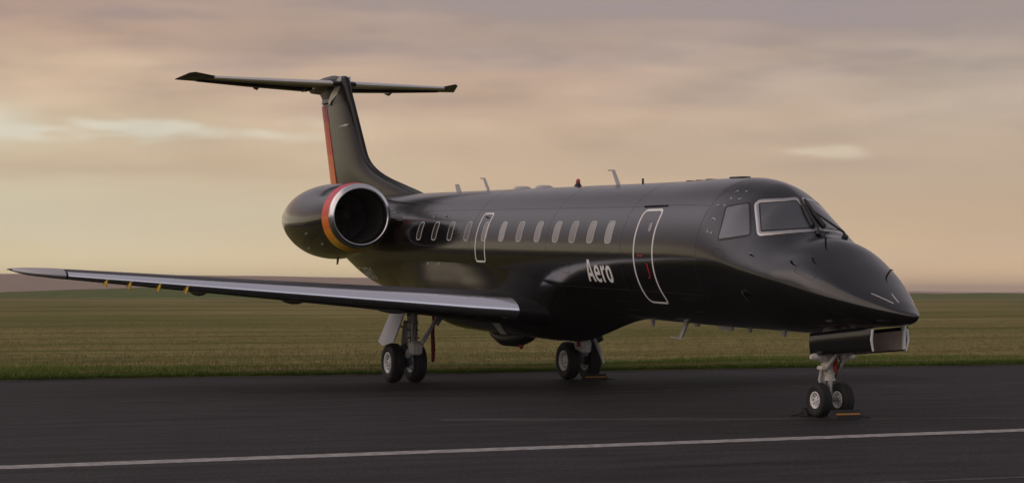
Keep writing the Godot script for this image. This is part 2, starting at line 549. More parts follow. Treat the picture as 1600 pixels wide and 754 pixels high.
func build_ground():
	setting("asphalt_apron", height_sheet(-150, 15.97, 4, -600, 900, 4, func(_x, _z): return 0.0), M.asphalt, "dark grey asphalt apron under the jet")
	var en := FastNoiseLite.new(); en.seed = 5; en.frequency = .35; en.fractal_octaves = 3
	# worn pale asphalt edge beside the grass
	var eb := Mb.new()
	for j in 700:
		var z0 := -60.0 + j * .25; var z1 := z0 + .25
		var a0 := 15.15 + en.get_noise_1d(z0) * .5; var a1 := 15.15 + en.get_noise_1d(z1) * .5
		eb.tri(Vector3(a0, .004, z0), Vector3(16.02, .004, z0), Vector3(16.02, .004, z1)); eb.tri(Vector3(a0, .004, z0), Vector3(16.02, .004, z1), Vector3(a1, .004, z1))
	setting("asphalt_edge", eb, M.asphalt_edge, "pale worn asphalt edge along the grass")
	# the white side line with ragged, worn edges
	var lb := Mb.new()
	for j in 1600:
		var z0 := -40.0 + j * .05; var z1 := z0 + .05
		var w0 := 0.20 + en.get_noise_2d(z0 * 5, 3) * .022; var w1 := 0.20 + en.get_noise_2d(z1 * 5, 3) * .022
		var u0 := 0.20 + en.get_noise_2d(z0 * 5, 90) * .022; var u1 := 0.20 + en.get_noise_2d(z1 * 5, 90) * .022
		var x0 := -3.75 + (z0 + 12.0) * .045; var x1 := -3.75 + (z1 + 12.0) * .045
		lb.tri(Vector3(x0 - w0, .004, z0), Vector3(x0 + u0, .004, z0), Vector3(x1 + u1, .004, z1)); lb.tri(Vector3(x0 - w0, .004, z0), Vector3(x1 + u1, .004, z1), Vector3(x1 - w1, .004, z1))
	setting("painted_line", lb, M.line, "worn white line painted across the asphalt")
	# a paler strip where two asphalt lanes meet, and tyre scuffs
	var sb := Mb.new()
	for j in 120:
		var z0 := -5.4 + j * .25; var z1 := z0 + .25
		var xa := 1.45 - (z0 + 5.4) * .33; var xb := 1.45 - (z1 + 5.4) * .33
		var k0 := .22 + en.get_noise_2d(z0 * 2, 33) * .2; var k1 := .22 + en.get_noise_2d(z1 * 2, 33) * .2
		sb.tri(Vector3(xa - k0, .003, z0), Vector3(xa + k0, .003, z0), Vector3(xb + k1, .003, z1)); sb.tri(Vector3(xa - k0, .003, z0), Vector3(xb + k1, .003, z1), Vector3(xb - k1, .003, z1))
	setting("asphalt_seam", sb, M.asphalt_pale, "pale scuffed strip on the asphalt before the nose wheels")
	# the grass field, flat near the apron with long shallow swells
	var fn := FastNoiseLite.new(); fn.seed = 8; fn.frequency = .012; fn.fractal_octaves = 3
	var ff := func(x, z): return -.03 + smoothstep(15.9, 16.15, x) * .06 + smoothstep(16.0, 60.0, x) * fn.get_noise_2d(x * .7, z * .25) * .22
	# drier and greener swathes, long and narrow along the runway
	var tn := FastNoiseLite.new(); tn.seed = 77; tn.frequency = 1.0; tn.fractal_octaves = 3
	var fm := height_sheet(15.9, 2600.0, 420, -600, 1700, 150, ff, 3.2)
	for p in fm.v:
		var lx: float = log(max(p.x, 1.0))
		var a := tn.get_noise_2d(lx * 4.0, p.z * .011)
		var b := tn.get_noise_2d(lx * 13.0 + 50.0, p.z * .035)
		var d := tn.get_noise_2d(lx * 2.2 + 9.0, p.z * .02)
		var c := Color(.54, .62, .45).lerp(Color(1.12, 1.06, .95), clampf(.55 + a * 1.2 + b * 1.1, 0.0, 1.0))
		c = c.lerp(Color(.55, .68, .45), clampf(d * 1.1, 0.0, .8))
		fm.col.append(c.lerp(Color(.20, .27, .12), 1.0 - smoothstep(17.3, 20.5, p.x + b * 2.0)))
	setting("grass_field", fm, M.field, "dry grass field behind the apron")
	setting("far_side_grass", sheet(-2600, -149.9, -2600, 2600, .02), M.field_far, "dry grass field on the other side of the apron")
	setting("taxiway", sheet(15.9, 420.0, -240.0, -17.0, .05), M.asphalt, "asphalt taxiway leading off beside the field")
	# filled joints along the apron, a patched strip and old tyre marks
	for e in [[7.6, .05], [-8.4, .06], [-13.5, .05]]:
		var jb := Mb.new()
		for j in 900:
			var z0 := -60.0 + j * .2; var z1 := z0 + .2
			var k0: float = e[0] + en.get_noise_2d(z0 * 1.5, e[0] * 7.0) * .06; var k1: float = e[0] + en.get_noise_2d(z1 * 1.5, e[0] * 7.0) * .06
			var w0: float = e[1] * (.6 + absf(en.get_noise_2d(z0 * 4.0, 11.0)) * 1.6); var w1: float = e[1] * (.6 + absf(en.get_noise_2d(z1 * 4.0, 11.0)) * 1.6)
			jb.tri(Vector3(k0 - w0, .003, z0), Vector3(k0 + w0, .003, z0), Vector3(k1 + w1, .003, z1)); jb.tri(Vector3(k0 - w0, .003, z0), Vector3(k1 + w1, .003, z1), Vector3(k1 - w1, .003, z1))
		setting("asphalt_joint", jb, M.asphalt_tar, {7.6: "dark tar joint between the nose wheels and the grass", -8.4: "dark tar joint in front of the white line", -13.5: "dark tar joint nearest the bottom edge of the picture"}[e[0]])
	for e in [[-6.2, -3.2, -14.0, -2.4], [9.4, 12.2, -6.0, 9.0]]:
		var pb := Mb.new()
		for j in 60:
			var z0 := lerpf(e[2], e[3], j / 60.0); var z1 := lerpf(e[2], e[3], (j + 1) / 60.0)
			var r0 := en.get_noise_2d(z0 * 3.0, e[0]) * .12; var r1 := en.get_noise_2d(z1 * 3.0, e[0]) * .12
			pb.tri(Vector3(e[0] + r0, .002, z0), Vector3(e[1] - r0, .002, z0), Vector3(e[1] - r1, .002, z1)); pb.tri(Vector3(e[0] + r0, .002, z0), Vector3(e[1] - r1, .002, z1), Vector3(e[0] + r1, .002, z1))
		setting("asphalt_patch", pb, M.asphalt_worn if e[0] < 0 else M.asphalt_dark, "paler asphalt patch beside the white line" if e[0] < 0 else "darker asphalt patch beside the near main wheels")
	for e in [[3.2, .22, -.012], [4.9, .22, -.012], [-9.6, .2, .02], [-11.2, .2, .02]]:
		var tb := Mb.new()
		for j in 240:
			var z0 := -30.0 + j * .25; var z1 := z0 + .25
			var c0: float = e[0] + z0 * e[2] + sin(z0 * .06) * .8; var c1: float = e[0] + z1 * e[2] + sin(z1 * .06) * .8
			var w: float = e[1] * (.5 + en.get_noise_2d(z0, e[0] * 3.0) * .4)
			if en.get_noise_2d(z0 * .35, e[0] * 31.0) < -.12: continue
			tb.tri(Vector3(c0 - w, .0015, z0), Vector3(c0 + w, .0015, z0), Vector3(c1 + w, .0015, z1)); tb.tri(Vector3(c0 - w, .0015, z0), Vector3(c1 + w, .0015, z1), Vector3(c1 - w, .0015, z1))
		setting("tyre_mark", tb, M.asphalt_dark, "old dark tyre mark on the apron").set_meta("group", "tyre marks on the apron")
	# a low green rise beyond the field
	var rise := func(x, z):
		var c := -8.0 + fn.get_noise_2d(x * .2, z * .3) * 3.0
		var dz: float = z
		var hump := 2.9 * exp(-pow((dz - 165.0) / 58.0, 2.0)) + 1.4 * exp(-pow((dz - 265.0) / 70.0, 2.0)) + 1.3 + .8 * smoothstep(330.0, 460.0, dz)
		return -2.0 + (hump + 2.0 + fn.get_noise_2d(x, z * 2.0) * .5) * exp(-pow((x - 660.0) / 60.0, 2.0)) + c * 0.0
	setting("green_rise", height_sheet(520, 800, 24, -200, 900, 160, rise), M.green_rise, "low green rise at the far side of the field")
	var hn := FastNoiseLite.new(); hn.seed = 21; hn.frequency = .0006; hn.fractal_octaves = 4
	var hill := func(x, z):
		var k: float = (z - 450.0 - (x - 4200.0) * .43)
		var h := 42.0 - smoothstep(700.0, 2900.0, k) * 33.0
		return -8.0 + (h + 8.0 + hn.get_noise_2d(x, z) * 6.0) * exp(-pow((x - 4300.0) / 500.0, 2.0))
	setting("far_hills", height_sheet(2900, 5600, 30, -2500, 6000, 120, hill), M.far_hill, "low hills fading into haze on the horizon")
	setting("far_plain", sheet(2400, 9000, -9000, 12000, -3.0), M.far_hill, "distant plain under the haze")

func tuft_mesh(seed_: int, blades: int, h: float, spread: float) -> ArrayMesh:
	var rng := RandomNumberGenerator.new(); rng.seed = seed_
	var st := SurfaceTool.new(); st.begin(Mesh.PRIMITIVE_TRIANGLES)
	for b in blades:
		var a := rng.randf() * TAU; var r := rng.randf() * spread
		var p := Vector3(cos(a) * r, 0, sin(a) * r)
		var hh := h * rng.randf_range(.5, 1.0); var lean := rng.randf_range(.15, .7)
		var d := Vector3(cos(a + rng.randf()), 0, sin(a + rng.randf()))
		var w := Vector3(-d.z, 0, d.x) * rng.randf_range(.004, .009)
		var m := p + Vector3(0, hh * .6, 0) + d * lean * hh * .25; var t := p + Vector3(0, hh, 0) + d * lean * hh * .7
		for q in [[p - w, p + w, m + w * .8], [p - w, m + w * .8, m - w * .8], [m - w * .8, m + w * .8, t]]:
			for k in 3: st.add_vertex(q[k])
	st.generate_normals()
	return st.commit()

func grass(called: String, label: String, count: int, seed_: int, x0: float, x1: float, xp: float, h: float, blades: int, spread: float, c0: Color, c1: Color, half: float):
	var rng := RandomNumberGenerator.new(); rng.seed = seed_
	var nz := FastNoiseLite.new(); nz.seed = seed_; nz.frequency = .12; nz.fractal_octaves = 3
	var mm := MultiMesh.new()
	mm.transform_format = MultiMesh.TRANSFORM_3D; mm.use_colors = true
	mm.mesh = tuft_mesh(seed_, blades, h, spread)
	mm.instance_count = count
	for i in count:
		var x := lerpf(x0, x1, pow(rng.randf(), xp))
		var mid := -15.1 + (x + 23.6) * .431
		var w: float = half * (x + 23.6) / 40.0
		var z := mid + rng.randf_range(-w, w)
		var n := nz.get_noise_2d(x * 1.6, z * .5)
		var k := clampf(.5 + n * 1.1 + rng.randf_range(-.3, .3), 0, 1)
		var s := rng.randf_range(.55, 1.2) * clampf(1.0 + n * 1.5, .4, 2.0)
		x += nz.get_noise_2d(z * 3.0, 700.0) * .12 * clampf(19.0 - x, 0.0, 1.0)
		mm.set_instance_transform(i, Transform3D(Basis(Vector3.UP, rng.randf() * TAU).scaled(Vector3(1.0, s, 1.0)), Vector3(x, .02, z)))
		mm.set_instance_color(i, c0.lerp(c1, k))
	var o := MultiMeshInstance3D.new()
	o.name = called; o.multimesh = mm; o.material_override = M.blade
	o.set_meta("kind", "stuff"); tag(o, label, "grass")
	add_child(o, true)

# ------------------------------------------------------------------ wings and tail
func foil(z: float, xle: float, yle: float, chord: float, thick: float, twist := 0.0, m := 22) -> PackedVector3Array:
	var up := []; var dn := []
	for i in m + 1:
		var c := .5 - .5 * cos(PI * i / m)
		var t := 5 * thick * (.2969 * sqrt(c) - .126 * c - .3516 * c * c + .2843 * c * c * c - .1015 * c * c * c * c)
		var camber := .018 * 4.0 * c * (1.0 - c)
		up.append(Vector2(c, camber + t)); dn.append(Vector2(c, camber - t))
	var out := PackedVector3Array()
	for i in range(m, -1, -1):
		out.append(P(xle + chord * (up[i].x * cos(twist) + up[i].y * sin(twist)), yle + chord * (up[i].y * cos(twist) - up[i].x * sin(twist)), z))
	for i in range(1, m):
		out.append(P(xle + chord * (dn[i].x * cos(twist) + dn[i].y * sin(twist)), yle + chord * (dn[i].y * cos(twist) - dn[i].x * sin(twist)), z))
	return out

const WING := [[.6, 10.0, -1.17, 5.0, .135, .03], [1.25, 10.3, -1.11, 4.6, .13, .03], [3.6, 11.38, -.95, 3.35, .125, .02], [6.4, 12.67, -.76, 2.4, .118, .01], [8.6, 13.68, -.607, 1.62, .112, 0.0], [8.78, 13.765, -.594, 1.56, .112, 0.0], [9.2, 14.02, -.565, 1.32, .10, 0.0], [9.36, 14.3, -.545, 1.0, .085, 0.0], [9.45, 14.62, -.53, .62, .06, 0.0], [9.47, 14.85, -.525, .3, .04, 0.0]]

func wing_at(z: float) -> Array:
	for i in WING.size() - 1:
		if z <= WING[i + 1][0]:
			var t: float = (z - WING[i][0]) / (WING[i + 1][0] - WING[i][0])
			var o := []
			for k in 6: o.append(lerpf(WING[i][k], WING[i + 1][k], t))
			return o
	return WING[WING.size() - 1]

func wing_foil(z: float, side: float) -> PackedVector3Array:
	var w := wing_at(z)
	return foil(z * side, w[1], w[2], w[3], w[4], w[5])

func build_wing(side: float):
	var n := node_part("wing", jet)
	var mb := Mb.new(); var rings := []
	for z in [.6, 1.25, 2.0, 2.8, 3.6, 5.0, 6.4, 7.5, 8.6, 8.78, 9.2, 9.36, 9.45, 9.47]: rings.append(wing_foil(z, side))
	mb.loft(rings)
	part("wing_panel", mb, M.wing_dark, n)
	# bare metal leading edge, a thin skin proud of the wing
	var edge := Mb.new()
	var er := []
	for z in [1.25, 2.0, 2.8, 3.6, 5.0, 6.4, 7.5, 8.6]:
		var f := wing_foil(z, side); var w := wing_at(z)
		var q := P(w[1] + w[3] * .2, w[2], z * side)
		var ring := PackedVector3Array()
		for i in range(18, 26):
			var d := (f[i] - q).normalized()
			ring.append(f[i] + d * .004)
		var c1 := ring[7] - (ring[7] - q).normalized() * .012; var c0 := ring[0] - (ring[0] - q).normalized() * .012
		ring.append(c1); ring.append(c0)
		er.append(ring)
	edge.loft(er)
	part("leading_edge", edge, M.polished, n)
	var tipm := Mb.new(); var tr := []
	for z in [8.635, 8.78, 9.2, 9.36, 9.44]:
		var f := wing_foil(z, side); var w := wing_at(z)
		var q := P(w[1] + w[3] * .3, w[2], z * side); var ring := PackedVector3Array()
		for i in range(13, 30): ring.append(f[i] + (f[i] - q).normalized() * .004)
		ring.append(f[29]); ring.append(f[13])
		tr.append(ring)
	tipm.loft(tr)
	part("tip_light_cover", tipm, M.tip, n)
	# yellow vortex fins under the leading edge
	for z in [6.66, 7.11, 7.59, 7.98]:
		var w := wing_at(z); var v := Mb.new()
		var x0: float = w[1] - .005; var y0: float = w[2]
		v.plate([P(x0 - .05, y0 - .03, z * side), P(x0 + .30, y0 - .05, z * side), P(x0 + .27, y0 - .13, z * side), P(x0 + .02, y0 - .15, z * side), P(x0 - .045, y0 - .085, z * side)], Vector3(.0, .0, .018))
		part("vortex_fin", v, M.yellow, n)
	# flap track fairings
	for z in [2.55, 4.4, 6.1]:
		var w := wing_at(z); var fr := Mb.new(); var rr := []
		for k in [[.42, .01, -.02], [.52, .035, .0], [.66, .055, .02], [.8, .055, .03], [.94, .035, .02], [1.04, .01, .01]]:
			var ring := PackedVector3Array()
			for a in 14:
				var an := TAU * a / 14
				ring.append(P(w[1] + w[3] * k[0], w[2] - w[3] * .055 * (1.0 - absf(k[0] - .45)) - k[2] + sin(an) * k[1] * 1.3, z * side + cos(an) * k[1]))
			rr.append(ring)
		fr.loft(rr)
		part("flap_track_fairing", fr, M.wing_dark, n)
	# static wicks at the tip trailing edge
	for z in [8.1, 8.4, 8.7]:
		var w := wing_at(z); var k := Mb.new()
		var b := P(w[1] + w[3], w[2], z * side)
		k.tube([b, b + Vector3(.16, .05, 0)], .006, 6)
		part("static_wick", k, M.dark_metal, n)
	if side > 0:
		var fl := Mb.new()
		for e in [[-.16, 0, .34, .03], [.16, 0, .34, .03], [0, -.14, .03, .3], [0, .14, .03, .3]]:
			var c := P(12.0 + e[0] * 1.0, -.845, 1.62 + e[1])
			fl.box(c, Vector3(e[3], .006, e[2]), Basis(Vector3(0, 0, 1), -.03), .001)
		part("filler_marking", fl, M.trim, n)

func fin_section(y: float, xle: float, xte: float, t: float) -> PackedVector3Array:
	var out := PackedVector3Array(); var m := 16
	for i in 2 * m:
		var k := i if i <= m else 2 * m - i
		var s := 1.0 if i <= m else -1.0
		var c := .5 + .5 * cos(PI * k / m)
		var th := 5 * t * (.2969 * sqrt(c) - .126 * c - .3516 * c * c + .2843 * c * c * c - .1036 * c * c * c * c)
		out.append(P(xle + (xte - xle) * c, y, s * th * 1.7))
	return out

func fin_te(y: float) -> float: return 25.06 + (y - 1.49) * .425
func fin_le(y: float) -> float:
	if y > 2.2: return 22.44 + (y - 2.2) * .80
	if y > 1.5:      # smooth curve from the dorsal fillet into the fin
		var t := (y - 1.5) / .7
		return (1 + 2 * t) * (1 - t) * (1 - t) * 20.58 + t * (1 - t) * (1 - t) * .7 * 5.4 + t * t * (3 - 2 * t) * 22.44 + t * t * (t - 1) * .7 * .8
	return lerpf(18.3, 20.58, clampf((y - 1.11) / .39, 0, 1))

func build_tail():
	var fin := node_part("vertical_fin", jet)
	var mb := Mb.new(); var rings := []
	for y in [.8, 1.1, 1.2, 1.3, 1.4, 1.5, 1.6, 1.7, 1.78, 1.86, 1.94, 2.02, 2.1, 2.2, 2.4, 2.7, 3.1, 3.43]:
		var xr: float = fin_te(y) + .03 - (.38 + (3.5 - y) * .0)
		rings.append(fin_section(y, fin_le(y), xr + .18, .155))
	mb.loft(rings)
	part("fin_panel", mb, M.tail_paint, fin)
	# fin tip that carries the tailplane
	var top := Mb.new(); rings = []
	for k in [[3.43, 23.42, 25.9, .155], [3.6, 23.57, 25.6, .15], [3.8, 23.72, 25.2, .145], [3.98, 23.86, 25.0, .14], [4.06, 23.93, 24.9, .12], [4.1, 24.05, 24.8, .07], [4.115, 24.2, 24.7, .02]]:
		rings.append(fin_section(k[0], k[1], k[2], k[3]))
	top.loft(rings)
	part("fin_tip", top, M.tail_paint, fin)
	# rudder with its painted bands: separate boards of one surface
	var prev := 3.44
	for i in 5:
		var lo := 3.44 - (3.44 - 1.36) * (i + 1) / 5.0
		var r := Mb.new(); var rr := []
		for y in [lo, prev]:
			var xt := fin_te(y)
			var ring := PackedVector3Array()
			for e in [[-.54, .050], [-.34, .056], [-.15, .034], [0, .006]]: ring.append(P(xt + .02 + e[0], y, e[1]))
			for e in [[0, -.006], [-.15, -.034], [-.34, -.056], [-.54, -.050]]: ring.append(P(xt + .02 + e[0], y, e[1]))
			rr.append(ring)
		r.loft(rr)
		for k in r.g.size(): r.g[k] = -1
		part("rudder_band", r, M.bands[[0, 1, 1, 2, 2][i]], fin)
		prev = lo
	# bare metal rub strip where the tailplane moves
	for sgn in [1.0, -1.0]:
		var rub := Mb.new()
		var line := [[24.23, 4.05], [24.2, 3.93], [24.3, 3.80], [24.52, 3.70], [24.78, 3.6], [24.95, 3.46]]
		var ww := [.17, .17, .15, .11, .09, .07]
		for i in line.size() - 1:
			var a := Vector2(line[i][0], line[i][1]); var b := Vector2(line[i + 1][0], line[i + 1][1])
			var d := (b - a).normalized(); var nn := Vector2(-d.y, d.x)
			var z0: float = .118 * sgn
			rub.plate([P(a.x + nn.x * ww[i], a.y + nn.y * ww[i], z0), P(a.x - nn.x * ww[i], a.y - nn.y * ww[i], z0), P(b.x - nn.x * ww[i + 1], b.y - nn.y * ww[i + 1], z0), P(b.x + nn.x * ww[i + 1], b.y + nn.y * ww[i + 1], z0)], Vector3(0, 0, .03))
		part("rub_strip", rub, M.steel, fin)
	# bullet fairing behind, with the pale edged cuff below the tailplane
	var bl := Mb.new(); rings = []
	for k in [[24.5, 4.0, .10, .12], [24.9, 4.0, .19, .17], [25.5, 3.97, .2, .2], [26.1, 3.95, .18, .19], [26.7, 3.96, .12, .14], [27.1, 4.0, .05, .06], [27.2, 4.01, .01, .01]]:
		var ring := PackedVector3Array()
		for a in 20:
			var an := TAU * a / 20
			ring.append(P(k[0], k[1] + sin(an) * k[3], cos(an) * k[2]))
		rings.append(ring)
	bl.loft(rings)
	part("bullet_fairing", bl, M.tail_paint, fin)
	var cuff := Mb.new(); rings = []
	for k in [[3.82, 24.7, 26.25, .12], [3.74, 24.75, 26.05, .115], [3.64, 24.8, 25.9, .11], [3.58, 24.85, 25.87, .105]]:
		rings.append(fin_section(k[0], k[1], k[2], k[3] * 1.1))
	cuff.loft(rings)
	part("tail_cuff", cuff, M.matte_black, fin)
	var cw := Mb.new(); rings = []
	for k in [[3.585, 24.83, 25.92, .13], [3.5, 24.85, 25.95, .13]]:
		rings.append(fin_section(k[0], k[1], k[2], k[3] * 1.1))
	cw.loft(rings)
	part("cuff_edge", cw, M.trim, fin)
	# small pale blade on the fin side
	var pb := Mb.new()
	pb.plate([P(23.35, 2.87, .13), P(23.62, 2.895, .14), P(24.1, 2.86, .14), P(23.5, 2.845, .14)], Vector3(0, .02, .03))
	part("fin_blade", pb, M.trim, fin)
	# tailplane: both halves run through the fin tip
	for side in [1.0, -1.0]:
		var n := node_part("tailplane", jet)
		var t := Mb.new(); rings = []
		for k in [[.12, 24.02, 3.90, 1.72], [1.2, 24.40, 3.935, 1.46], [2.4, 24.84, 3.975, 1.15], [3.05, 25.08, 4.0, .98], [3.12, 25.12, 4.0, .7]]:
			rings.append(foil(k[0] * side, k[1], k[2], k[3], .092, 0.0, 14))
		t.loft(rings)
		part("stabiliser", t, M.wing_dark, n)
		var le := Mb.new(); rings = []
		for k in [[.3, 24.085, 3.906, 1.67], [1.2, 24.40, 3.935, 1.46], [2.4, 24.84, 3.975, 1.15], [3.02, 25.07, 3.998, .98]]:
			var f := foil(k[0] * side, k[1], k[2], k[3], .092, 0.0, 14); var q := P(k[1] + k[3] * .2, k[2], k[0] * side)
			var ring := PackedVector3Array()
			for i in range(10, 18): ring.append(f[i] + (f[i] - q).normalized() * .004)
			ring.append(f[17] - (f[17] - q).normalized() * .008); ring.append(f[10] - (f[10] - q).normalized() * .008)
			rings.append(ring)
		le.loft(rings)
		part("leading_edge", le, M.tail_edge, n)
		# elevator hanging a little, its balance horn standing up at the tip
		var el := Mb.new(); rings = []
		for k in [[.32, 25.72, 26.26, 3.90, 3.84], [1.9, 25.85, 26.24, 3.95, 3.90], [3.2, 25.98, 26.22, 4.0, 3.97]]:
			var ring := PackedVector3Array()
			ring.append(P(k[1], k[3] + .045, k[0] * side)); ring.append(P(k[2], k[4] + .008, k[0] * side)); ring.append(P(k[2], k[4] - .008, k[0] * side)); ring.append(P(k[1], k[3] - .045, k[0] * side))
			rings.append(ring)
		el.loft(rings)
		var elp := part("elevator", el, M.wing_dark, n)
		var hn := Mb.new()
		hn.plate([P(25.08, 4.03, 3.0 * side), P(25.35, 4.125, 3.42 * side), P(25.5, 4.11, 3.54 * side), P(26.22, 4.0, 3.72 * side), P(26.22, 3.985, 3.2 * side)], Vector3(0, .022, 0))
		part("balance_horn", hn, M.wing_dark, n)
		for z in [.55, 1.75]:
			var hg := Mb.new()
			hg.tube([P(25.5, 3.87, z * side), P(25.8, 3.82, z * side), P(26.1, 3.86, z * side)], [.015, .035, .012], 8)
			part("hinge_fairing", hg, M.dark_metal, n)

# ------------------------------------------------------------------ engines
const NAC := [[17.16, .60, .60], [17.2, .60, .665], [17.32, .59, .70], [17.6, .56, .745], [18.0, .53, .785], [18.5, .50, .812], [19.1, .49, .815], [19.8, .49, .775], [20.4, .50, .69], [20.9, .51, .585], [21.3, .52, .48], [21.6, .525, .40]]
func nac(x: float) -> Vector2:
	for i in NAC.size() - 1:
		if x <= NAC[i + 1][0]:
			var t: float = (x - NAC[i][0]) / (NAC[i + 1][0] - NAC[i][0])
			var im: int = max(i - 1, 0); var ip: int = min(i + 2, NAC.size() - 1)
			return Vector2(cubic_interpolate(NAC[i][1], NAC[i + 1][1], NAC[im][1], NAC[ip][1], t), cubic_interpolate(NAC[i][2], NAC[i + 1][2], NAC[im][2], NAC[ip][2], t))
	return Vector2(NAC[-1][1], NAC[-1][2])

func nac_ring(x: float, side: float, off := 0.0, m := 64) -> PackedVector3Array:
	var c := nac(x); var ring := PackedVector3Array()
	for k in m:
		var a := TAU * k / m
		ring.append(P(x, c.x + sin(a) * (c.y + off), side * 1.9 + cos(a) * (c.y + off)))
	return ring

func build_engine(side: float):
	var n := node_part("engine", jet)
	if side < 0: n.position.y = -.07
	var mb := Mb.new(); var rings := []
	for i in 45: rings.append(nac_ring(17.25 + (21.6 - 17.25) * i / 44.0, side))
	for k in [[21.58, .37], [21.0, .36]]:
		var ring := PackedVector3Array()
		for j in 64: ring.append(P(k[0], .525 + sin(TAU * j / 64) * k[1], side * 1.9 + cos(TAU * j / 64) * k[1]))
		rings.append(ring)
	mb.loft(rings, false)
	part("nacelle", mb, M.paint, n)
	var cone := Mb.new(); rings = []
	for k in [[20.9, .36], [21.1, .30], [21.5, .17], [21.8, .04]]:
		var ring := PackedVector3Array()
		for j in 32: ring.append(P(k[0], .525 + sin(TAU * j / 32) * k[1], side * 1.9 + cos(TAU * j / 32) * k[1]))
		rings.append(ring)
	cone.loft(rings)
	part("exhaust_cone", cone, M.dark_metal, n)
	# polished inlet ring, rolled round into the duct
	var lip := Mb.new(); rings = [nac_ring(17.26, side, .003), nac_ring(17.23, side, .003), nac_ring(17.2, side, .001), nac_ring(17.18, side)]
	for k in [[17.155, .61], [17.15, .60], [17.155, .59], [17.18, .575], [17.24, .56], [17.34, .545]]:
		var ring := PackedVector3Array()
		for j in 64: ring.append(P(k[0], .60 + sin(TAU * j / 64) * k[1], side * 1.9 + cos(TAU * j / 64) * k[1]))
		rings.append(ring)
	lip.loft(rings, false)
	part("inlet_lip", lip, M.lip, n)
	var duct := Mb.new(); rings = []
	for k in [[17.335, .547], [17.6, .54], [18.1, .54], [18.5, .54]]:
		var ring := PackedVector3Array()
		for j in 48: ring.append(P(k[0], .60 + sin(TAU * j / 48) * k[1], side * 1.9 + cos(TAU * j / 48) * k[1]))
		rings.append(ring)
	duct.loft(rings, false)
	part("inlet_duct", duct, M.duct, n)
	var back := Mb.new()
	back.lathe([[.53, .0], [.53, .02]], P(18.5, .6, side * 1.9), Basis(Vector3(0, 0, 1), Vector3(0, 1, 0), Vector3(1, 0, 0)), 40)
	part("fan_hub_plate", back, M.matte_black, n)
	var sp := Mb.new(); rings = []
	for k in [[18.02, .004], [18.06, .05], [18.16, .10], [18.3, .145], [18.46, .17]]:
		var ring := PackedVector3Array()
		for j in 24: ring.append(P(k[0], .60 + sin(TAU * j / 24) * k[1], side * 1.9 + cos(TAU * j / 24) * k[1]))
		rings.append(ring)
	sp.loft(rings)
	part("spinner", sp, M.duct, n)
	for b in 24:
		var an := TAU * b / 24
		var bl := Mb.new()
		var quad := []
		for e in [[.16, -.05, 18.32], [.16, .05, 18.46], [.52, .075, 18.46], [.52, -.075, 18.34]]:
			var aa: float = an + e[1] / max(e[0], .3)
			quad.append(P(e[2], .60 + sin(aa) * e[0], side * 1.9 + cos(aa) * e[0]))
		bl.plate(quad, Vector3(.012, 0, 0))
		part("fan_blade", bl, M.duct, n)
	# painted collar in five bands from crimson above to amber below
	var tops := [9.0, .93, .55, .28, .06, -9.0]
	var mm := 160
	for i in 5:
		var st := Mb.new()
		var xs := [17.265, 17.34, 17.41, 17.48, 17.55]
		for j in mm:
			var a0 := TAU * j / mm; var a1 := TAU * (j + 1) / mm
			var ym := .56 + sin((a0 + a1) / 2) * .75
			if ym > tops[i] or ym <= tops[i + 1]: continue
			for k in 4:
				var q := []
				for e in [[xs[k], a0], [xs[k + 1], a0], [xs[k + 1], a1], [xs[k], a1]]:
					var c := nac(e[0])
					q.append(P(e[0], c.x + sin(e[1]) * (c.y + .004), side * 1.9 + cos(e[1]) * (c.y + .004)))
				var nn: Vector3 = (q[0] + q[2]) / 2 - P(17.6, .56, side * 1.9)
				nn.x = 0
				if (q[0] - q[2]).cross(q[0] - q[1]).dot(nn) < 0:
					st.tri(q[0], q[2], q[1]); st.tri(q[0], q[3], q[2])
				else:
					st.tri(q[0], q[1], q[2]); st.tri(q[0], q[2], q[3])
		part("collar_band", st, M.bands[i], n)
	# pylon
	var py := Mb.new(); rings = []
	for z in [.75, .95, 1.15, 1.31]:
		rings.append(foil(z * side, 16.75 + (z - .75) * 1.3, .52, 4.3 - (z - .75) * 1.6, .075, 0.0, 14))
	py.loft(rings)
	part("pylon", py, M.paint, n)
	# small cooling vents and a drain mast
	for e in [[18.9, -45.0], [17.95, -42.0], [18.5, -20.0]]:
		var c := nac(e[0]); var a := deg_to_rad(e[1])
		var v := Mb.new()
		v.box(P(e[0], c.x + sin(a) * (c.y + .004), side * (1.9 + cos(a) * (c.y + .004))), Vector3(.03, .035, .05), Basis(Vector3(1, 0, 0), a * side), .004)
		part("vent", v, M.trim, n)
	var dr := Mb.new()
	dr.plate([P(18.6, -.30, 1.9 * side), P(18.72, -.30, 1.9 * side), P(18.74, -.44, 1.9 * side), P(18.68, -.44, 1.9 * side)], Vector3(0, 0, .02))
	part("drain_mast", dr, M.matte_black, n)
	var seam := Mb.new()
	var pts := []
	for i in 20:
		var x := 18.55 + i * .12; var c := nac(x); var a := deg_to_rad(-6.0)
		pts.append(P(x, c.x + sin(a) * (c.y + .001), side * (1.9 + cos(a) * (c.y + .001))))
	seam.tube(pts, .006, 6)
	part("cowl_seam", seam, M.dark_metal, n)

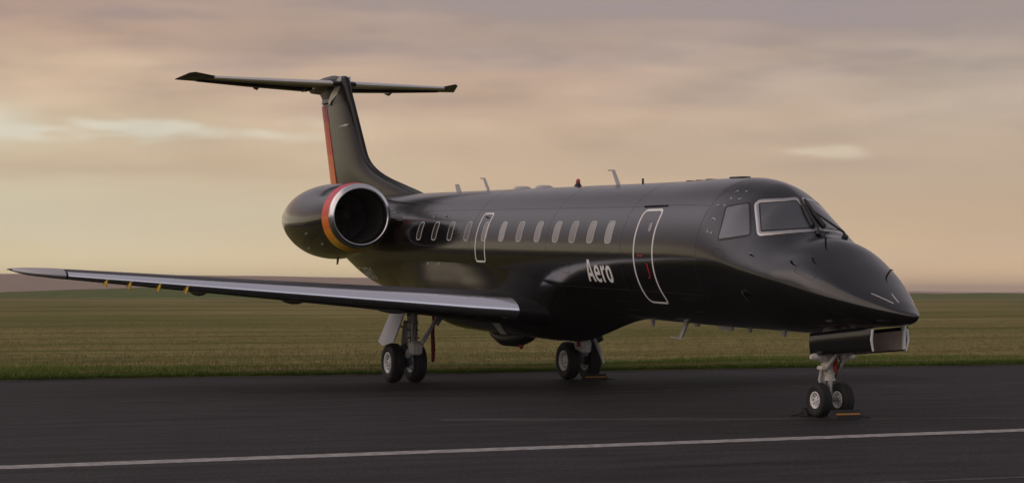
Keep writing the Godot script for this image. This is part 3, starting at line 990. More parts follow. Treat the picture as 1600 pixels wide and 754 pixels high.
# ------------------------------------------------------------------ fuselage
func build_fuselage():
	var fus := node_part("fuselage", jet)
	var mb := Mb.new(); var rings := []
	var xs := []
	for i in 90: xs.append(pow(float(i) / 89.0, 1.7) * 6.5)
	for i in range(1, 12): xs.append(6.5 + (16.6 - 6.5) * i / 11.0)
	for i in range(1, 50): xs.append(16.6 + (25.3 - 16.6) * i / 49.0)
	for x in xs:
		var ring := PackedVector3Array()
		for k in 128: ring.append(skin(x, TAU * k / 128))
		rings.append(ring)
	mb.loft(rings)
	part("fuselage_skin", mb, M.paint, fus)
	# wing to body fairing
	var fr := Mb.new(); rings = []
	var prof := [[-.05, 1.10], [-.26, 1.098], [-.36, 1.097], [-.55, 1.096], [-.78, 1.094], [-1.0, 1.08], [-1.2, 1.02], [-1.38, .93], [-1.52, .74], [-1.62, .5], [-1.67, .25], [-1.68, 0.0]]
	for i in 60:
		var x := lerpf(7.3, 18.2, i / 59.0)
		var lk := look(x)
		var half := []
		for k in prof.size():
			var t := float(k) / (prof.size() - 1)
			var th := lerpf(-.05, -PI / 2, t)
			var bl := smoothstep(7.35 + (1.0 - t) * 2.2, 10.7 + (1.0 - t) * 4.2, x) * (1.0 - smoothstep(15.0, 18.2, x))
			var base := Vector2(lk[3] + (lk[3] - lk[1]) * sin(th) * .985, lk[2] * cos(th) * .985)
			half.append(base.lerp(Vector2(prof[k][0], prof[k][1]), bl))
		var fine := []
		for k in half.size() - 1:
			for e in 4: fine.append(half[k].cubic_interpolate(half[k + 1], half[max(k - 1, 0)], half[min(k + 2, half.size() - 1)], e / 4.0))
		fine.append(half[half.size() - 1])
		var ring := PackedVector3Array()
		for q in fine: ring.append(P(x, q.x, q.y))
		for k in range(fine.size() - 2, -1, -1): ring.append(P(x, fine[k].x, -fine[k].y))
		rings.append(ring)
	fr.loft(rings)
	part("belly_fairing", fr, M.paint, fus)
	# skin joints round and along the fuselage
	for x in [4.05, 6.55, 9.45, 13.0, 16.9, 19.3]:
		var jm := Mb.new()
		var a0 := PackedVector2Array(); var a1 := PackedVector2Array()
		for k in 49:
			var t := -PI / 2 + TAU * k / 48.0
			a0.append(Vector2(x - .004, t)); a1.append(Vector2(x + .004, t))
		band(jm, a0, a1, .0012, false)
		part("skin_joint", jm, M.seal, fus)
	for th in [39.0, -33.0, 141.0, 213.0]:
		var jm := Mb.new()
		var a0 := PackedVector2Array(); var a1 := PackedVector2Array()
		for k in 60:
			var x := lerpf(4.1, 17.0, k / 59.0)
			a0.append(Vector2(x, deg_to_rad(th) - .003)); a1.append(Vector2(x, deg_to_rad(th) + .003))
		band(jm, a0, a1, .0012, false)
		part("skin_joint", jm, M.seal, fus)
	# access hatches, thin gaps in the skin
	for h in [[4.5, -52.0, .34, 14.0], [6.9, -58.0, .5, 12.0], [3.3, 2.0, .26, 9.0], [1.45, 20.0, .36, 14.0], [8.6, -20.0, .3, 9.0], [15.9, -22.0, .42, 12.0], [18.0, 40.0, .5, 12.0]]:
		var hp := rounded(deg2([[h[0], h[1]], [h[0], h[1] + h[3]], [h[0] + h[2], h[1] + h[3]], [h[0] + h[2], h[1]]]), .04, 3)
		var hb := Mb.new(); band(hb, grow(hp, -.004), grow(hp, .004), .0012)
		part("access_hatch", hb, M.seal, fus)
	# lettering
	lettering("Aero", 7.90, deg_to_rad(-26.6), .98, .37, 700, 0.0, M.letter, fus)
	lettering("G-AERO", 20.32, -.765, 1.28, .26, 700, 0.0, M.letter, fus, true)
	# cabin windows
	for side in [0, 1]:
		for px in [15.79, 14.93, 14.08, 13.2, 12.32, 11.48, 10.68, 9.87, 9.09, 8.41, 7.71, 7.03]:
			var w := node_part("cabin_window", jet)
			var o := rounded(deg2([[px - .108, 7.0], [px - .108, 24.4], [px + .108, 24.4], [px + .108, 7.0]]), .07, 6)
			if side == 1: o = mirror(o)
			var b := Mb.new(); band(b, o, grow(o, .022), .005)
			part("window_frame", b, M.trim, w)
			var open: bool = px > 13.0
			part("window_pane", patch(o, .0025, .06), M.cabin_glass if open else [M.shade, M.shade_dull, M.shade, M.shade_pale][int(px * 7.3) % 4], w)
	# overwing exit and galley door on the visible side
	var ex := node_part("emergency_exit", jet)
	var q := rounded(deg2([[12.24, -13.4], [12.24, 34.3], [12.7, 34.3], [12.7, -13.4]]), .07, 4)
	var eb := Mb.new(); band(eb, grow(q, -.018), grow(q, .018), .004)
	part("door_outline", eb, M.letter, ex)
	var hd := Mb.new(); hd.box(skin_off(Vector2(12.47, deg_to_rad(30.0)), .004), Vector3(.12, .05, .012), Basis(Vector3(1, 0, 0), deg_to_rad(-60)), .003)
	part("exit_handle", hd, M.dark_metal, ex)
	var dr := node_part("service_door", jet)
	q = rounded(deg2([[5.42, -44.5], [5.42, 35.0], [6.07, 35.0], [6.07, -44.5]]), .12, 6)
	var sk := Mb.new(); band(sk, grow(q, -.022), grow(q, .022), .004)
	part("door_outline", sk, M.letter, dr)
	var gap := Mb.new(); band(gap, grow(q, -.040), grow(q, -.026), -.001)
	part("door_gap", gap, M.seal, dr)
	var dw := rounded(deg2([[5.56, 16.0], [5.56, 23.5], [5.66, 23.5], [5.66, 16.0]]), .05, 5)
	part("door_window", patch(dw, .004, .05), M.shade, dr)
	var h1 := Mb.new()
	h1.box(skin_off(Vector2(5.84, deg_to_rad(-3.0)), .004), Vector3(.16, .018, .008), Basis(), .002)
	h1.box(skin_off(Vector2(5.91, deg_to_rad(-3.0)), .004), Vector3(.015, .05, .009), Basis(), .002)
	h1.box(skin_off(Vector2(5.77, deg_to_rad(-3.0)), .004), Vector3(.015, .05, .009), Basis(), .002)
	part("door_marking", h1, M.red, dr)
	var h2 := Mb.new()
	h2.tube([skin_off(Vector2(5.60, deg_to_rad(-8.5)), .012), skin_off(Vector2(5.575, deg_to_rad(-14.0)), .012), skin_off(Vector2(5.56, deg_to_rad(-20.0)), .012), skin_off(Vector2(5.62, deg_to_rad(-20.6)), .012)], .012, 8)
	part("door_handle", h2, M.red, dr)
	var gut := Mb.new()
	gut.tube([skin_off(Vector2(5.40, deg_to_rad(38.8)), .008), skin_off(Vector2(5.8, deg_to_rad(38.9)), .012), skin_off(Vector2(6.18, deg_to_rad(38.8)), .008)], .013, 6)
	part("rain_gutter", gut, M.matte_black, dr)
	# cockpit glazing
	for side in [0, 1]:
		var c := node_part("cockpit_side_window", jet)
		var o := rounded(deg2([[3.704, 42.1], [3.593, 45.2], [3.487, 48.2], [3.394, 51.5], [3.252, 45.3], [3.126, 39.8], [2.999, 34.0], [3.154, 28.7], [3.32, 23.2], [3.519, 18.2], [3.543, 24.3], [3.582, 30.2], [3.636, 36.1]]), .04, 3)
		if side == 1: o = mirror(o)
		var b := Mb.new(); band(b, o, grow(o, .03), .004)
		part("window_seal", b, M.seal, c)
		part("window_pane", patch(o, .003, .06), M.cockpit_glass, c)
		var wsn := node_part("windscreen", jet)
		o = rounded(deg2([[3.242, 56.1], [3.164, 53.0], [3.088, 50.1], [3.01, 47.3], [2.933, 44.6], [2.86, 42.1], [2.74, 49.1], [2.64, 56.4], [2.56, 64.4], [2.504, 73.6], [2.475, 85.0], [2.576, 85.0], [2.675, 84.9], [2.76, 84.0], [2.839, 82.7], [2.926, 81.9], [2.962, 74.4], [3.018, 68.6], [3.088, 63.9], [3.163, 59.8]]), .02, 3)
		if side == 1: o = mirror(o)
		b = Mb.new(); band(b, grow(o, .016), grow(o, .085), .005)
		part("windscreen_frame", b, M.steel, wsn)
		b = Mb.new(); band(b, o, grow(o, .018), .003)
		part("window_seal", b, M.seal, wsn)
		part("window_pane", patch(o, .003, .05), M.cockpit_glass, wsn)
		# wiper lying up the windscreen
		var wip := node_part("windscreen_wiper", jet)
		var s := -1.0 if side == 1 else 1.0
		var f := func(x, deg, off): return skin_off(Vector2(x, deg_to_rad(90.0 - (90.0 - deg) * s if side == 0 else 90.0 + (90.0 - deg))), off)
		var arm := Mb.new()
		if side == 0:
			arm.tube([f.call(2.30, 82.0, .01), f.call(2.42, 85.0, .05), f.call(2.62, 86.0, .055), f.call(2.82, 87.5, .05)], [.028, .018, .016, .012], 8)
		else:
			arm.tube([f.call(2.42, 60.0, .01), f.call(2.44, 63.0, .06), f.call(2.56, 75.0, .07), f.call(2.72, 83.0, .055)], [.028, .018, .016, .012], 8)
		part("wiper_arm", arm, M.matte_black, wip)
		var bd := Mb.new()
		bd.tube([f.call(2.48, 82.0 if side == 0 else 81.0, .03), f.call(2.7, 84.0, .035), f.call(2.92, 85.5, .03)], [.03, .034, .022], 8)
		part("wiper_blade", bd, M.matte_black, wip)
		var pv := Mb.new()
		var pp: Vector3 = f.call(2.30, 82.0, .01) if side == 0 else f.call(2.42, 60.0, .0)
		pv.lathe([[.045, -.01], [.045, .03], [.03, .04]], pp, Basis(Vector3(1, 0, 0), -1.2), 14)
		part("wiper_pivot", pv, M.matte_black, wip)
	# white jacking corner marks behind the cockpit
	for k in [[3.84, 19.6, 1, 1], [3.72, 19.8, -1, 1], [3.84, 31.0, 1, -1], [3.76, 31.0, -1, -1], [3.92, 41.8, 1, -1], [3.76, 43.5, -1, -1], [3.78, 49.5, 1, 1], [3.60, 51.5, -1, 1], [3.82, 58.5, 1, -1], [3.64, 61.0, -1, -1]]:
		var marks := Mb.new()
		var c := Vector2(k[0], deg_to_rad(k[1]))
		for e in [[Vector2(0, 0), Vector2(-.042 * k[2], .010 * k[3])], [Vector2(-.005, 0), Vector2(.005, .036 * k[3])]]:
			var a: Vector2 = c + e[0]; var b2: Vector2 = c + e[1]
			var p4 := patch(PackedVector2Array([a, Vector2(b2.x, a.y), b2, Vector2(a.x, b2.y)]), .004, .05)
			marks.v.append_array(p4.v); marks.g.append_array(p4.g)
		part("corner_marking", marks, M.trim, fus)
	for k in [[15.3, -18.0], [14.68, -17.5], [15.27, 30.5], [14.66, 31.8], [13.3, -36.0], [9.15, -61.0], [10.7, -40.0], [11.6, -33.0]]:
		var v := Mb.new(); v.box(skin_off(Vector2(k[0], deg_to_rad(k[1])), .01), Vector3(.035, .06, .03), Basis(Vector3(1, 0, 0), deg_to_rad(-k[1])), .006)
		part("static_port", v, M.trim, fus)
	# probes and vanes on the nose
	for k in [[1.88, 72.0, .13, M.matte_black], [1.94, 30.0, .07, M.matte_black], [1.69, 45.3, .07, M.dark_metal], [2.76, 21.0, .05, M.steel], [1.15, 118.0, .11, M.dark_metal]]:
		var v := Mb.new()
		var a := Vector2(k[0], deg_to_rad(k[1]))
		var b := skin_off(a, -.01); var nn := skin_n(a.x, a.y)
		v.tube([b, b + nn * k[2] * .6, b + nn * k[2] * .8 + Vector3(-.015, 0, 0), b + nn * k[2] * .82 + Vector3(-.06, -.005, 0)], [.016, .013, .011, .006], 8)
		part("air_data_probe", v, k[3], fus)
	for k in [[.70, 53.0, .39, 64.0], [.39, 84.0, .62, 92.0]]:
		var v := Mb.new()
		var pts := []
		for i in 7: pts.append(skin_off(Vector2(lerpf(k[0], k[2], i / 6.0), deg_to_rad(lerpf(k[1], k[3], i / 6.0))), .0))
		v.tube(pts, .008, 6)
		part("lightning_strip", v, M.steel, fus)
	var sv := Mb.new()
	var sp := Vector2(2.92, deg_to_rad(-25.5))
	sv.plate([skin_off(sp, .0), skin_off(sp + Vector2(-.02, .09), .0), skin_off(sp + Vector2(-.05, .085), .05), skin_off(sp + Vector2(-.18, -.02), .07)], skin_n(sp.x, sp.y).cross(Vector3(1, 0, 0)).normalized() * .015)
	part("pitot_mast", sv, M.steel, fus)
	# roof furniture
	for k in [[16.52, .17, .10, .16], [14.85, .26, .24, .07], [8.98, .27, .2, .08]]:
		var an := node_part("blade_antenna", jet)
		var y0 := 1.13; var h: float = k[1]
		var v := Mb.new()
		v.plate([P(k[0], y0, 0), P(k[0] - k[3] * 1.4, y0, 0), P(k[0] + k[2] - k[3], y0 + h, 0), P(k[0] + k[2], y0 + h, 0)], Vector3(0, 0, .03))
		part("antenna_mast", v, M.gear_grey, an)
		if h > .2:
			var w := Mb.new()
			w.tube([P(k[0] + k[2] - .06, y0 + h, 0), P(k[0] + k[2] + .15, y0 + h + .005, 0)], .013, 6)
			part("antenna_whip", w, M.gear_grey, an)
	for x in [13.1, 12.08]:
		var v := Mb.new()
		v.lathe([[.18, -.05], [.17, .02], [.11, .05], [.02, .055]], P(x, 1.14, 0), Basis(Vector3(1, 0, 0), -PI / 2), 24)
		part("dome_antenna", v, M.gear_grey, jet)
	var bc := node_part("beacon", jet)
	var bb := Mb.new(); bb.lathe([[.075, -.03], [.068, .02], [.045, .05], [.04, .065]], P(10.58, 1.14, 0), Basis(Vector3(1, 0, 0), -PI / 2), 18)
	part("beacon_base", bb, M.matte_black, bc)
	var bg := Mb.new(); bg.lathe([[.038, .065], [.042, .095], [.036, .125], [.018, .14], [.003, .145]], P(10.58, 1.14, 0), Basis(Vector3(1, 0, 0), -PI / 2), 18)
	part("beacon_lens", bg, M.beacon, bc)
	for k in [[8.0, .02, .09], [4.72, .2, .022], [5.6, .08, .012], [5.95, .05, .012], [6.25, .07, .012]]:
		var v := Mb.new(); v.box(skin(k[0], PI / 2), Vector3(k[1] * 2, k[2] * 2, .16 if k[1] > .04 else .03), Basis(), .008)
		part("roof_vent", v, M.dark_metal, jet)
	# under the belly
	var ba := node_part("belly_antenna", jet)
	var v1 := Mb.new(); v1.plate([P(6.28, -1.1, 0), P(6.42, -1.1, 0), P(6.62, -1.42, 0), P(6.54, -1.42, 0)], Vector3(0, 0, .03))
	part("antenna_mast", v1, M.trim, ba)
	var v2 := Mb.new(); v2.tube([P(6.5, -1.415, 0), P(6.92, -1.40, 0)], .014, 6)
	part("antenna_whip", v2, M.trim, ba)
	for k in [[7.55, .03, .10], [6.02, .05, .035], [5.08, .20, .05], [4.35, .03, .05], [3.35, .04, .06]]:
		var v := Mb.new(); v.box(P(k[0], -1.15, 0), Vector3(k[1] * 2, k[2] * 2, .06), Basis(), .008)
		part("belly_fitting", v, M.trim, jet)
	var pod := Mb.new(); rings = []
	for k in [[12.3, .02, -1.64], [12.75, .12, -1.70], [13.2, .16, -1.76], [13.8, .16, -1.78], [14.3, .1, -1.72], [14.7, .02, -1.66]]:
		var ring := PackedVector3Array()
		for a in 16: ring.append(P(k[0], k[2] + sin(TAU * a / 16) * k[1], cos(TAU * a / 16) * k[1] * 1.3))
		rings.append(ring)
	pod.loft(rings)
	part("belly_pod", pod, M.matte_black, jet)
	var lb := node_part("belly_beacon", jet)
	var b3 := Mb.new(); b3.lathe([[.05, 0], [.05, .06], [.035, .10], [.01, .12]], P(13.05, -1.84, 0), Basis(Vector3(1, 0, 0), PI / 2), 14)
	part("beacon_lens", b3, M.beacon, lb)
	var ll := node_part("landing_light_cover", jet)
	var p5 := Mb.new(); p5.plate([P(11.55, -1.33, 1.285), P(11.2, -1.33, 1.283), P(10.9, -1.56, 1.23), P(11.15, -1.56, 1.24)], Vector3(0, 0, .012))
	part("cover_plate", p5, M.steel, ll)

func mirror(o: PackedVector2Array) -> PackedVector2Array:
	var r := PackedVector2Array()
	for p in o: r.append(Vector2(p.x, PI - p.y))
	return r

# ------------------------------------------------------------------ landing gear (given in world metres, laid into the jet's frame)
func L(x: float, y: float, z: float) -> Vector3:
	return jet.transform.affine_inverse() * Vector3(x, y, -z)

func wheel(called: String, c: Vector3, r: float, w: float, rim_r: float, holes: int):
	var n := node_part(called, jet)
	var h := w / 2
	var ty := Mb.new()
	ty.lathe([[rim_r, -h * .72], [rim_r + .02, -h * .86], [lerpf(rim_r, r, .45), -h], [lerpf(rim_r, r, .75), -h * .96], [r * .955, -h * .78], [r * .985, -h * .55], [r * .985, -h * .36], [r * .972, -h * .34], [r * .972, -h * .28], [r * .997, -h * .26], [r, -h * .05], [r * .985, -h * .04], [r * .985, h * .04], [r, h * .05], [r * .997, h * .26], [r * .972, h * .28], [r * .972, h * .34], [r * .985, h * .36], [r * .985, h * .55], [r * .955, h * .78], [lerpf(rim_r, r, .75), h * .96], [lerpf(rim_r, r, .45), h], [rim_r + .02, h * .86], [rim_r, h * .72]], c, Basis(), 56, false)
	part("tyre", ty, M.tyre, n)
	var rm := Mb.new()
	rm.lathe([[.01, -h * .70], [rim_r * .25, -h * .72], [rim_r * .30, -h * .58], [rim_r * .45, -h * .5], [rim_r * .82, -h * .56], [rim_r * .9, -h * .84], [rim_r * 1.03, -h * .88], [rim_r * 1.03, -h * .5], [rim_r * 1.03, h * .5], [rim_r * 1.03, h * .88], [rim_r * .9, h * .84], [rim_r * .82, h * .56], [rim_r * .45, h * .5], [rim_r * .30, h * .58], [rim_r * .25, h * .72], [.01, h * .70]], c, Basis(), 40)
	part("rim", rm, M.rim, n)
	var hl := Mb.new()
	for s in [-1.0, 1.0]:
		for k in holes:
			var a := TAU * k / holes
			for rr in ([.64] if holes < 10 else [.66]):
				hl.lathe([[rim_r * .085, -.01], [rim_r * .085, .006]], c + Vector3(cos(a) * rim_r * rr, sin(a) * rim_r * rr, s * h * .535), Basis(), 8)
		for k in 6:
			var a := TAU * k / 6 + .3
			hl.lathe([[rim_r * .04, -.01], [rim_r * .04, .012]], c + Vector3(cos(a) * rim_r * .37, sin(a) * rim_r * .37, s * h * .54), Basis(), 6)
	var ho := part("vent_hole", hl, M.dark_metal, n)
	ho.set_meta("kind", "stuff")

func build_nose_gear():
	for s in [1.0, -1.0]: wheel("nose_wheel", L(0, .247, .185 * s), .247, .17, .118, 8)
	var n := node_part("nose_gear_leg", jet)
	var ax := Mb.new(); ax.tube([L(0, .247, -.2), L(0, .247, .2)], .035, 12)
	part("axle", ax, M.steel, n)
	var pis := Mb.new(); pis.tube([L(0, .25, 0), L(0, .56, 0)], .035, 14)
	part("oleo_piston", pis, M.steel, n)
	var cyl := Mb.new(); cyl.tube([L(0, .52, 0), L(0, .60, 0), L(.0, .62, 0), L(.01, .86, 0), L(.02, 1.25, 0)], [.075, .078, .095, .10, .10], 18)
	part("strut_cylinder", cyl, M.white_worn, n)
	var yoke := Mb.new()
	yoke.box(L(0, .84, 0), Vector3(.16, .10, .34), Basis(), .02)
	yoke.box(L(0, .70, .06), Vector3(.16, .06, .24), Basis(), .015)
	part("steering_collar", yoke, M.white_worn, n)
	for s in [1.0, -1.0]:
		var act := Mb.new(); act.tube([L(-.06, .86, .12 * s), L(-.06, .86, .32 * s), L(-.06, .86, .36 * s)], [.05, .05, .032], 12)
		part("steering_actuator", act, M.white_worn, n)
		var lamp := node_part("taxi_lamp", jet)
		var rg := Mb.new(); rg.lathe([[.075, -.02], [.09, -.02], [.095, .03], [.085, .05], [.072, .03]], L(-.10, .99, .17 * s), Basis(Vector3(0, 0, 1), Vector3(0, 1, 0), Vector3(-1, 0, 0)), 20)
		part("lamp_rim", rg, M.white_worn, lamp)
		var gl := Mb.new(); gl.lathe([[.078, 0], [.076, .02], [.04, .03], [.004, .033]], L(-.10, .99, .17 * s), Basis(Vector3(0, 0, 1), Vector3(0, 1, 0), Vector3(-1, 0, 0)), 18)
		part("lamp_glass", gl, M.cabin_glass, lamp)
		var lk := Mb.new(); lk.tube([L(.12, .30, .05 * s), L(.22, .52, .03 * s), L(.10, .76, .06 * s)], [.022, .028, .022], 8)
		part("torque_link", lk, M.white_worn, n)
		var br := Mb.new(); br.tube([L(-.02, .66, .1 * s), L(-.8, 1.25, .13 * s)], .025, 8)
		part("drag_brace", br, M.white_worn, n)
	var hose := Mb.new(); hose.tube([L(-.08, .95, -.06), L(-.13, .8, -.09), L(-.11, .66, -.05), L(-.05, .55, -.04)], .012, 6)
	part("hydraulic_hose", hose, M.matte_black, n)
	for s in [1.0, -1.0]:
		var d := node_part("nose_gear_door", jet)
		var rings := []
		for i in 9:
			var x := lerpf(.64, 2.18, i / 8.0)
			var top := lerpf(-.93, -1.10, i / 8.0); var bot := lerpf(-1.262, -1.42, i / 8.0)
			var ring := PackedVector3Array()
			for k in 6:
				var t := k / 5.0
				ring.append(P(x, lerpf(top, bot, t), s * (.295 + .018 * sin(t * PI) - .02 * t)))
			for k in range(5, -1, -1):
				var t := k / 5.0
				ring.append(P(x, lerpf(top, bot, t), s * (.27 + .018 * sin(t * PI) - .02 * t)))
			rings.append(ring)
		var sk := Mb.new(); sk.loft(rings)
		part("door_skin", sk, M.paint, d)
		var inn := Mb.new()
		inn.plate([P(.66, -.985, .262 * s), P(2.16, -1.15, .262 * s), P(2.16, -1.40, .25 * s), P(.66, -1.245, .25 * s)], Vector3(0, 0, .012))
		for x in [1.0, 1.35, 1.7]:
			inn.box(P(x, -1.18 - (x - 1.3) * .11, .25 * s), Vector3(.05, .22, .02), Basis(), .006)
		part("door_liner", inn, M.door_in, d)
		var ed := Mb.new()
		ed.plate([P(.632, -.965, .262 * s), P(.632, -.965, .292 * s), P(.632, -1.11, .312 * s), P(.632, -1.262, .276 * s), P(.632, -1.262, .254 * s), P(.632, -1.11, .284 * s)], Vector3(.014, 0, 0))
		if s < 0:
			ed.box(P(.64, -1.11, .235 * s), Vector3(.05, .27, .035), Basis(), .008)
			ed.box(P(.66, -.955, .245 * s), Vector3(.07, .06, .05), Basis(), .01)
		part("door_edge", ed, M.white_paint, d)

func build_main_gear(s: float):
	var X := 12.37; var Z := 1.895
	wheel("main_wheel", L(X, .385, (Z + .235) * s), .385, .26, .20, 12)
	wheel("main_wheel", L(X, .385, (Z - .235) * s), .385, .26, .20, 12)
	var n := node_part("main_gear_leg", jet)
	var ax := Mb.new(); ax.tube([L(X, .385, (Z - .3) * s), L(X, .385, (Z + .3) * s)], .055, 14)
	part("axle", ax, M.steel, n)
	var arm := Mb.new()
	arm.tube([L(X, .385, Z * s), L(X - .2, .5, Z * s), L(X - .42, .66, (Z - .02) * s)], [.085, .10, .085], 12)
	part("trailing_link", arm, M.gear_grey, n)
	var leg := Mb.new()
	leg.tube([L(X - .44, .60, (Z - .03) * s), L(X - .40, .80, (Z - .03) * s), L(X - .28, 1.42, (Z - .06) * s)], [.085, .10, .10], 16)
	part("main_strut", leg, M.white_worn, n)
	var oleo := Mb.new()
	oleo.tube([L(X + .02, .50, Z * s), L(X + .0, .72, (Z) * s), L(X - .02, .74, Z * s), L(X - .08, 1.2, (Z - .03) * s)], [.045, .045, .075, .075], 14)
	part("shock_absorber", oleo, M.white_worn, n)
	var kn := Mb.new()
	kn.box(L(X - .45, .68, (Z - .08) * s), Vector3(.22, .24, .22), Basis(Vector3(0, 0, 1), .2), .03)
	kn.tube([L(X - .58, .70, (Z - .1) * s), L(X - .40, .70, (Z - .1) * s)], .06, 14)
	part("knee_fitting", kn, M.white_worn, n)
	var fg := Mb.new()
	fg.plate([L(X - .50, 1.42, (Z - .16) * s), L(X - .10, 1.42, (Z - .16) * s), L(X - .20, .95, (Z - .17) * s), L(X - .26, .62, (Z - .18) * s), L(X - .56, .60, (Z - .18) * s), L(X - .60, .95, (Z - .17) * s)], Vector3(0, 0, .07))
	for e in [[-.40, 1.2], [-.30, 1.05], [-.45, .85], [-.36, .72]]:
		fg.tube([L(X + e[0], e[1], (Z - .25) * s), L(X + e[0], e[1], (Z - .1) * s)], .045, 12)
	if s < 0:
		part("leg_forging", fg, M.white_worn, n)
		var lk := Mb.new()
		lk.tube([L(X - .40, 1.0, (Z + .08) * s), L(X - .52, .66, (Z + .2) * s), L(X - .62, .34, (Z + .27) * s)], [.03, .045, .02], 8)
		part("ground_lock", lk, M.white_paint, n)
		var od := Mb.new()
		od.plate([L(X - .30, 1.42, (Z + .42) * s), L(X + .25, 1.42, (Z + .44) * s), L(X + .22, 1.02, (Z + .66) * s), L(X - .28, 1.02, (Z + .64) * s)], Vector3(0, .01, .03))
		part("outer_door", od, M.dark_metal, n)
	for k in 2:
		var br := Mb.new()
		br.tube([L(X - .52, .70 + .05 * k, (Z - .12 - .05 * k) * s), L(X - .12, 1.28 + .05 * k, (1.24 - .05 * k) * s)], .034, 10)
		part("side_brace", br, M.white_paint, n)
	var fit := Mb.new()
	fit.plate([L(X - .2, 1.2, 1.32 * s), L(X - .18, 1.10, 1.26 * s), L(X + .0, 1.38, 1.0 * s), L(X + .0, 1.5, 1.08 * s)], Vector3(.06, 0, 0))
	fit.tube([L(X - .25, 1.19, 1.27 * s), L(X - .08, 1.19, 1.27 * s)], .04, 10)
	part("brace_fitting", fit, M.white_worn, n)
	for k in 3:
		var hs := Mb.new()
		hs.tube([L(X - .38, 1.45, (Z - .04 - .07 * k) * s), L(X - .50 - .02 * k, 1.1, (Z + .07 - .07 * k) * s), L(X - .52, .85, (Z + .06 - .05 * k) * s), L(X - .3, .62, (Z - .02 * k) * s)], .008, 6)
		part("hydraulic_hose", hs, M.matte_black, n)
	for k in 4:
		var cl := Mb.new(); var y := .88 + k * .15
		cl.box(L(X - .44 + k * .03, y, (Z - .03) * s), Vector3(.05, .022, .24), Basis(), .004)
		part("hose_clamp", cl, M.dark_metal, n)
	# outer door fixed to the leg
	var d := node_part("main_gear_door", jet)
	var pl := Mb.new()
	pl.plate([L(X - .42, 1.48, (Z + .1) * s), L(X + .32, 1.46, (Z + .12) * s), L(X + .36, .80, (Z + .40) * s), L(X + .02, .72, (Z + .43) * s), L(X - .40, .80, (Z + .36) * s)], Vector3(0, .01, .03))
	part("door_skin", pl, M.gear_grey if s > 0 else M.dark_metal, d)
	var rb := Mb.new()
	rb.tube([L(X - .1, 1.15, (Z + .2) * s), L(X - .3, 1.0, Z * s)], .02, 8)
	part("door_link", rb, M.white_worn, d)
	# inner mud guard between the wheels
	var bx := Mb.new()
	bx.plate([L(X - .3, .78, (Z + .1) * s), L(X - .34, .62, (Z - .02) * s), L(X - .3, .3, Z * s), L(X - .2, .3, (Z + .12) * s), L(X - .2, .7, (Z + .18) * s)], Vector3(.04, 0, 0))
	part("brake_stack", bx, M.matte_black, n)

func chock(label: String, x: float, z: float, len_: float, turn := 0.0):
	var o := thing("wheel_chock", label, "wheel chock", "chocks against the jet's wheels")
	o.position = Vector3(x, 0, z); o.rotation.y = turn
	var b := Mb.new()
	var a := PackedVector3Array(); var c := PackedVector3Array()
	for p in [[-.10, .002], [.10, .002], [.095, .03], [.025, .125], [-.025, .125], [-.095, .03]]:
		a.append(Vector3(p[0], p[1], -len_ / 2)); c.append(Vector3(p[0], p[1], len_ / 2))
	b.loft([a, c])
	for i in b.g.size(): b.g[i] = -1
	part("chock_body", b, M.rubber, o)
	var s := Mb.new()
	s.plate([Vector3(-.0795, .057, -len_ * .46), Vector3(-.0625, .080, -len_ * .46), Vector3(-.0625, .080, len_ * .46), Vector3(-.0795, .057, len_ * .46)], Vector3(-.006, .006, 0))
	part("orange_stripe", s, M.orange, o)
	var r := Mb.new()
	r.tube([Vector3(0, .06, len_ / 2), Vector3(0, .03, len_ / 2 + .06), Vector3(-.02, .012, len_ / 2 + .14), Vector3(.02, .012, len_ / 2 + .22)], .01, 6)
	part("rope", r, M.rubber, o)

func streamer(label: String, pts: Array, w: float, wide: Vector3):
	var o := thing("warning_streamer", label, "streamer", "red streamers tied to the landing gear")
	o.position = pts[pts.size() - 1]
	var b := Mb.new()
	var rings := []
	for i in pts.size():
		var d: Vector3 = wide.rotated(Vector3.UP, sin(i * 1.7) * .25) * w
		var t := wide.cross(Vector3.UP).normalized() * .004
		var p: Vector3 = pts[i] - o.position
		rings.append(PackedVector3Array([p - d + t, p + d + t, p + d - t, p - d - t]))
	b.loft(rings)
	part("ribbon", b, M.ribbon, o)
	var k := Mb.new(); k.tube([pts[0] - o.position + Vector3(0, .05, 0), pts[0] - o.position], .012, 8)
	part("tie_ring", k, M.steel, o)

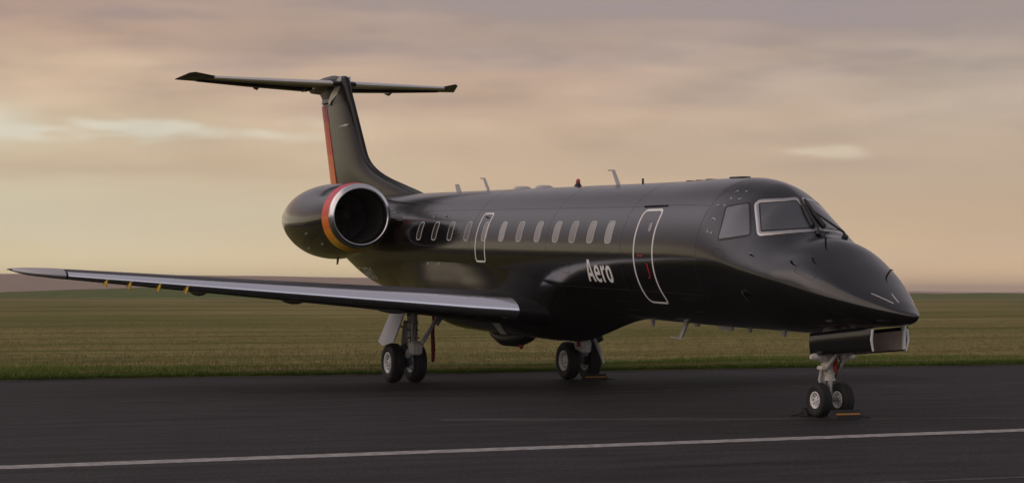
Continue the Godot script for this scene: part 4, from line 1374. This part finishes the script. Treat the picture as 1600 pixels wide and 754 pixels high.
# ------------------------------------------------------------------ the scene
func _ready():
	# camera
	var fw := Vector3(0.9179, 0.0266, 0.3960).normalized()
	var cam := Camera3D.new()
	cam.name = "camera"
	var right := fw.cross(Vector3.UP).normalized()
	var up := right.cross(fw)
	cam.transform = Transform3D(Basis(right, up, -fw).rotated(fw, -0.0022), Vector3(-23.655, 1.746, -15.133))
	cam.fov = rad_to_deg(2.0 * atan(377.0 / 3046.8)); cam.near = 0.1; cam.far = 20000.0
	add_child(cam); cam.current = true
	# sky, air and exposure
	var env := Environment.new()
	env.background_mode = Environment.BG_SKY
	env.sky = Sky.new(); env.sky.sky_material = make_sky(fw)
	env.tonemap_mode = Environment.TONE_MAPPER_LINEAR
	env.tonemap_exposure = 1.0
	env.sdfgi_enabled = true; env.ssao_enabled = true; env.ssil_enabled = true
	env.fog_enabled = true; env.fog_density = 0.0002; env.fog_light_color = Color(1.0, .92, .86)
	var we := WorldEnvironment.new(); we.name = "world_environment"; we.environment = env
	add_child(we)
	# the sun behind thin cloud, low and to the left
	var sun := DirectionalLight3D.new()
	sun.name = "sun"; sun.light_energy = 0.18; sun.light_color = Color(1.0, .87, .72); sun.light_angular_distance = 70.0; sun.shadow_enabled = true
	add_child(sun)
	sun.look_at_from_position(Vector3(-.12, .5, -.86), Vector3.ZERO)
	make_tables(); make_materials()
	build_ground()
	# the jet
	jet = thing("passenger_jet", "black jet with orange-striped engine and rudder parked on the asphalt", "airplane")
	jet.transform = Transform3D(Basis(Vector3(0, 0, 1), TILT), Vector3(AXIS_H * sin(TILT), AXIS_H * (1.0 - cos(TILT)), 0))
	build_fuselage()
	build_wing(1.0); build_wing(-1.0)
	build_tail()
	build_engine(1.0); build_engine(-1.0)
	build_nose_gear(); build_main_gear(1.0); build_main_gear(-1.0)
	# loose things round the wheels
	chock("black chock with orange stripe in front of the nose wheels", -.36, .02, .42)
	chock("black chock tucked behind the nose wheels", .36, -.05, .34, PI)
	chock("black chock with orange stripe in front of the far main wheels", 11.86, 2.0, .5)
	streamer("red streamer hanging down the front of the nose leg", [Vector3(-.14, 1.10, -.02), Vector3(-.15, .95, -.01), Vector3(-.16, .8, -.02), Vector3(-.14, .64, -.0)], .035, Vector3(0, 0, 1))
	streamer("long red streamer hanging behind the near main gear leg", [Vector3(13.1, 1.42, -1.0), Vector3(13.1, 1.2, -1.0), Vector3(13.12, .9, -1.01), Vector3(13.1, .6, -1.0), Vector3(13.13, .36, -1.0)], .05, Vector3(.4, 0, .9))
	streamer("short red streamer beside the far main gear leg", [Vector3(11.75, 1.12, 1.60), Vector3(11.74, .95, 1.61), Vector3(11.75, .8, 1.60), Vector3(11.73, .68, 1.61)], .035, Vector3(.3, 0, .95))
	# grass, longest along the apron edge
	grass("verge_grass", "long green grass along the apron edge", 18000, 71, 16.1, 19.5, 1.6, .15, 9, .09, Color(.085, .14, .022), Color(.19, .23, .055), 15.0)
	grass("dry_grass", "dry straw-coloured grass across the field", 20000, 72, 17.0, 85.0, 3.0, .10, 7, .14, Color(.17, .155, .06), Color(.30, .25, .115), 15.0)
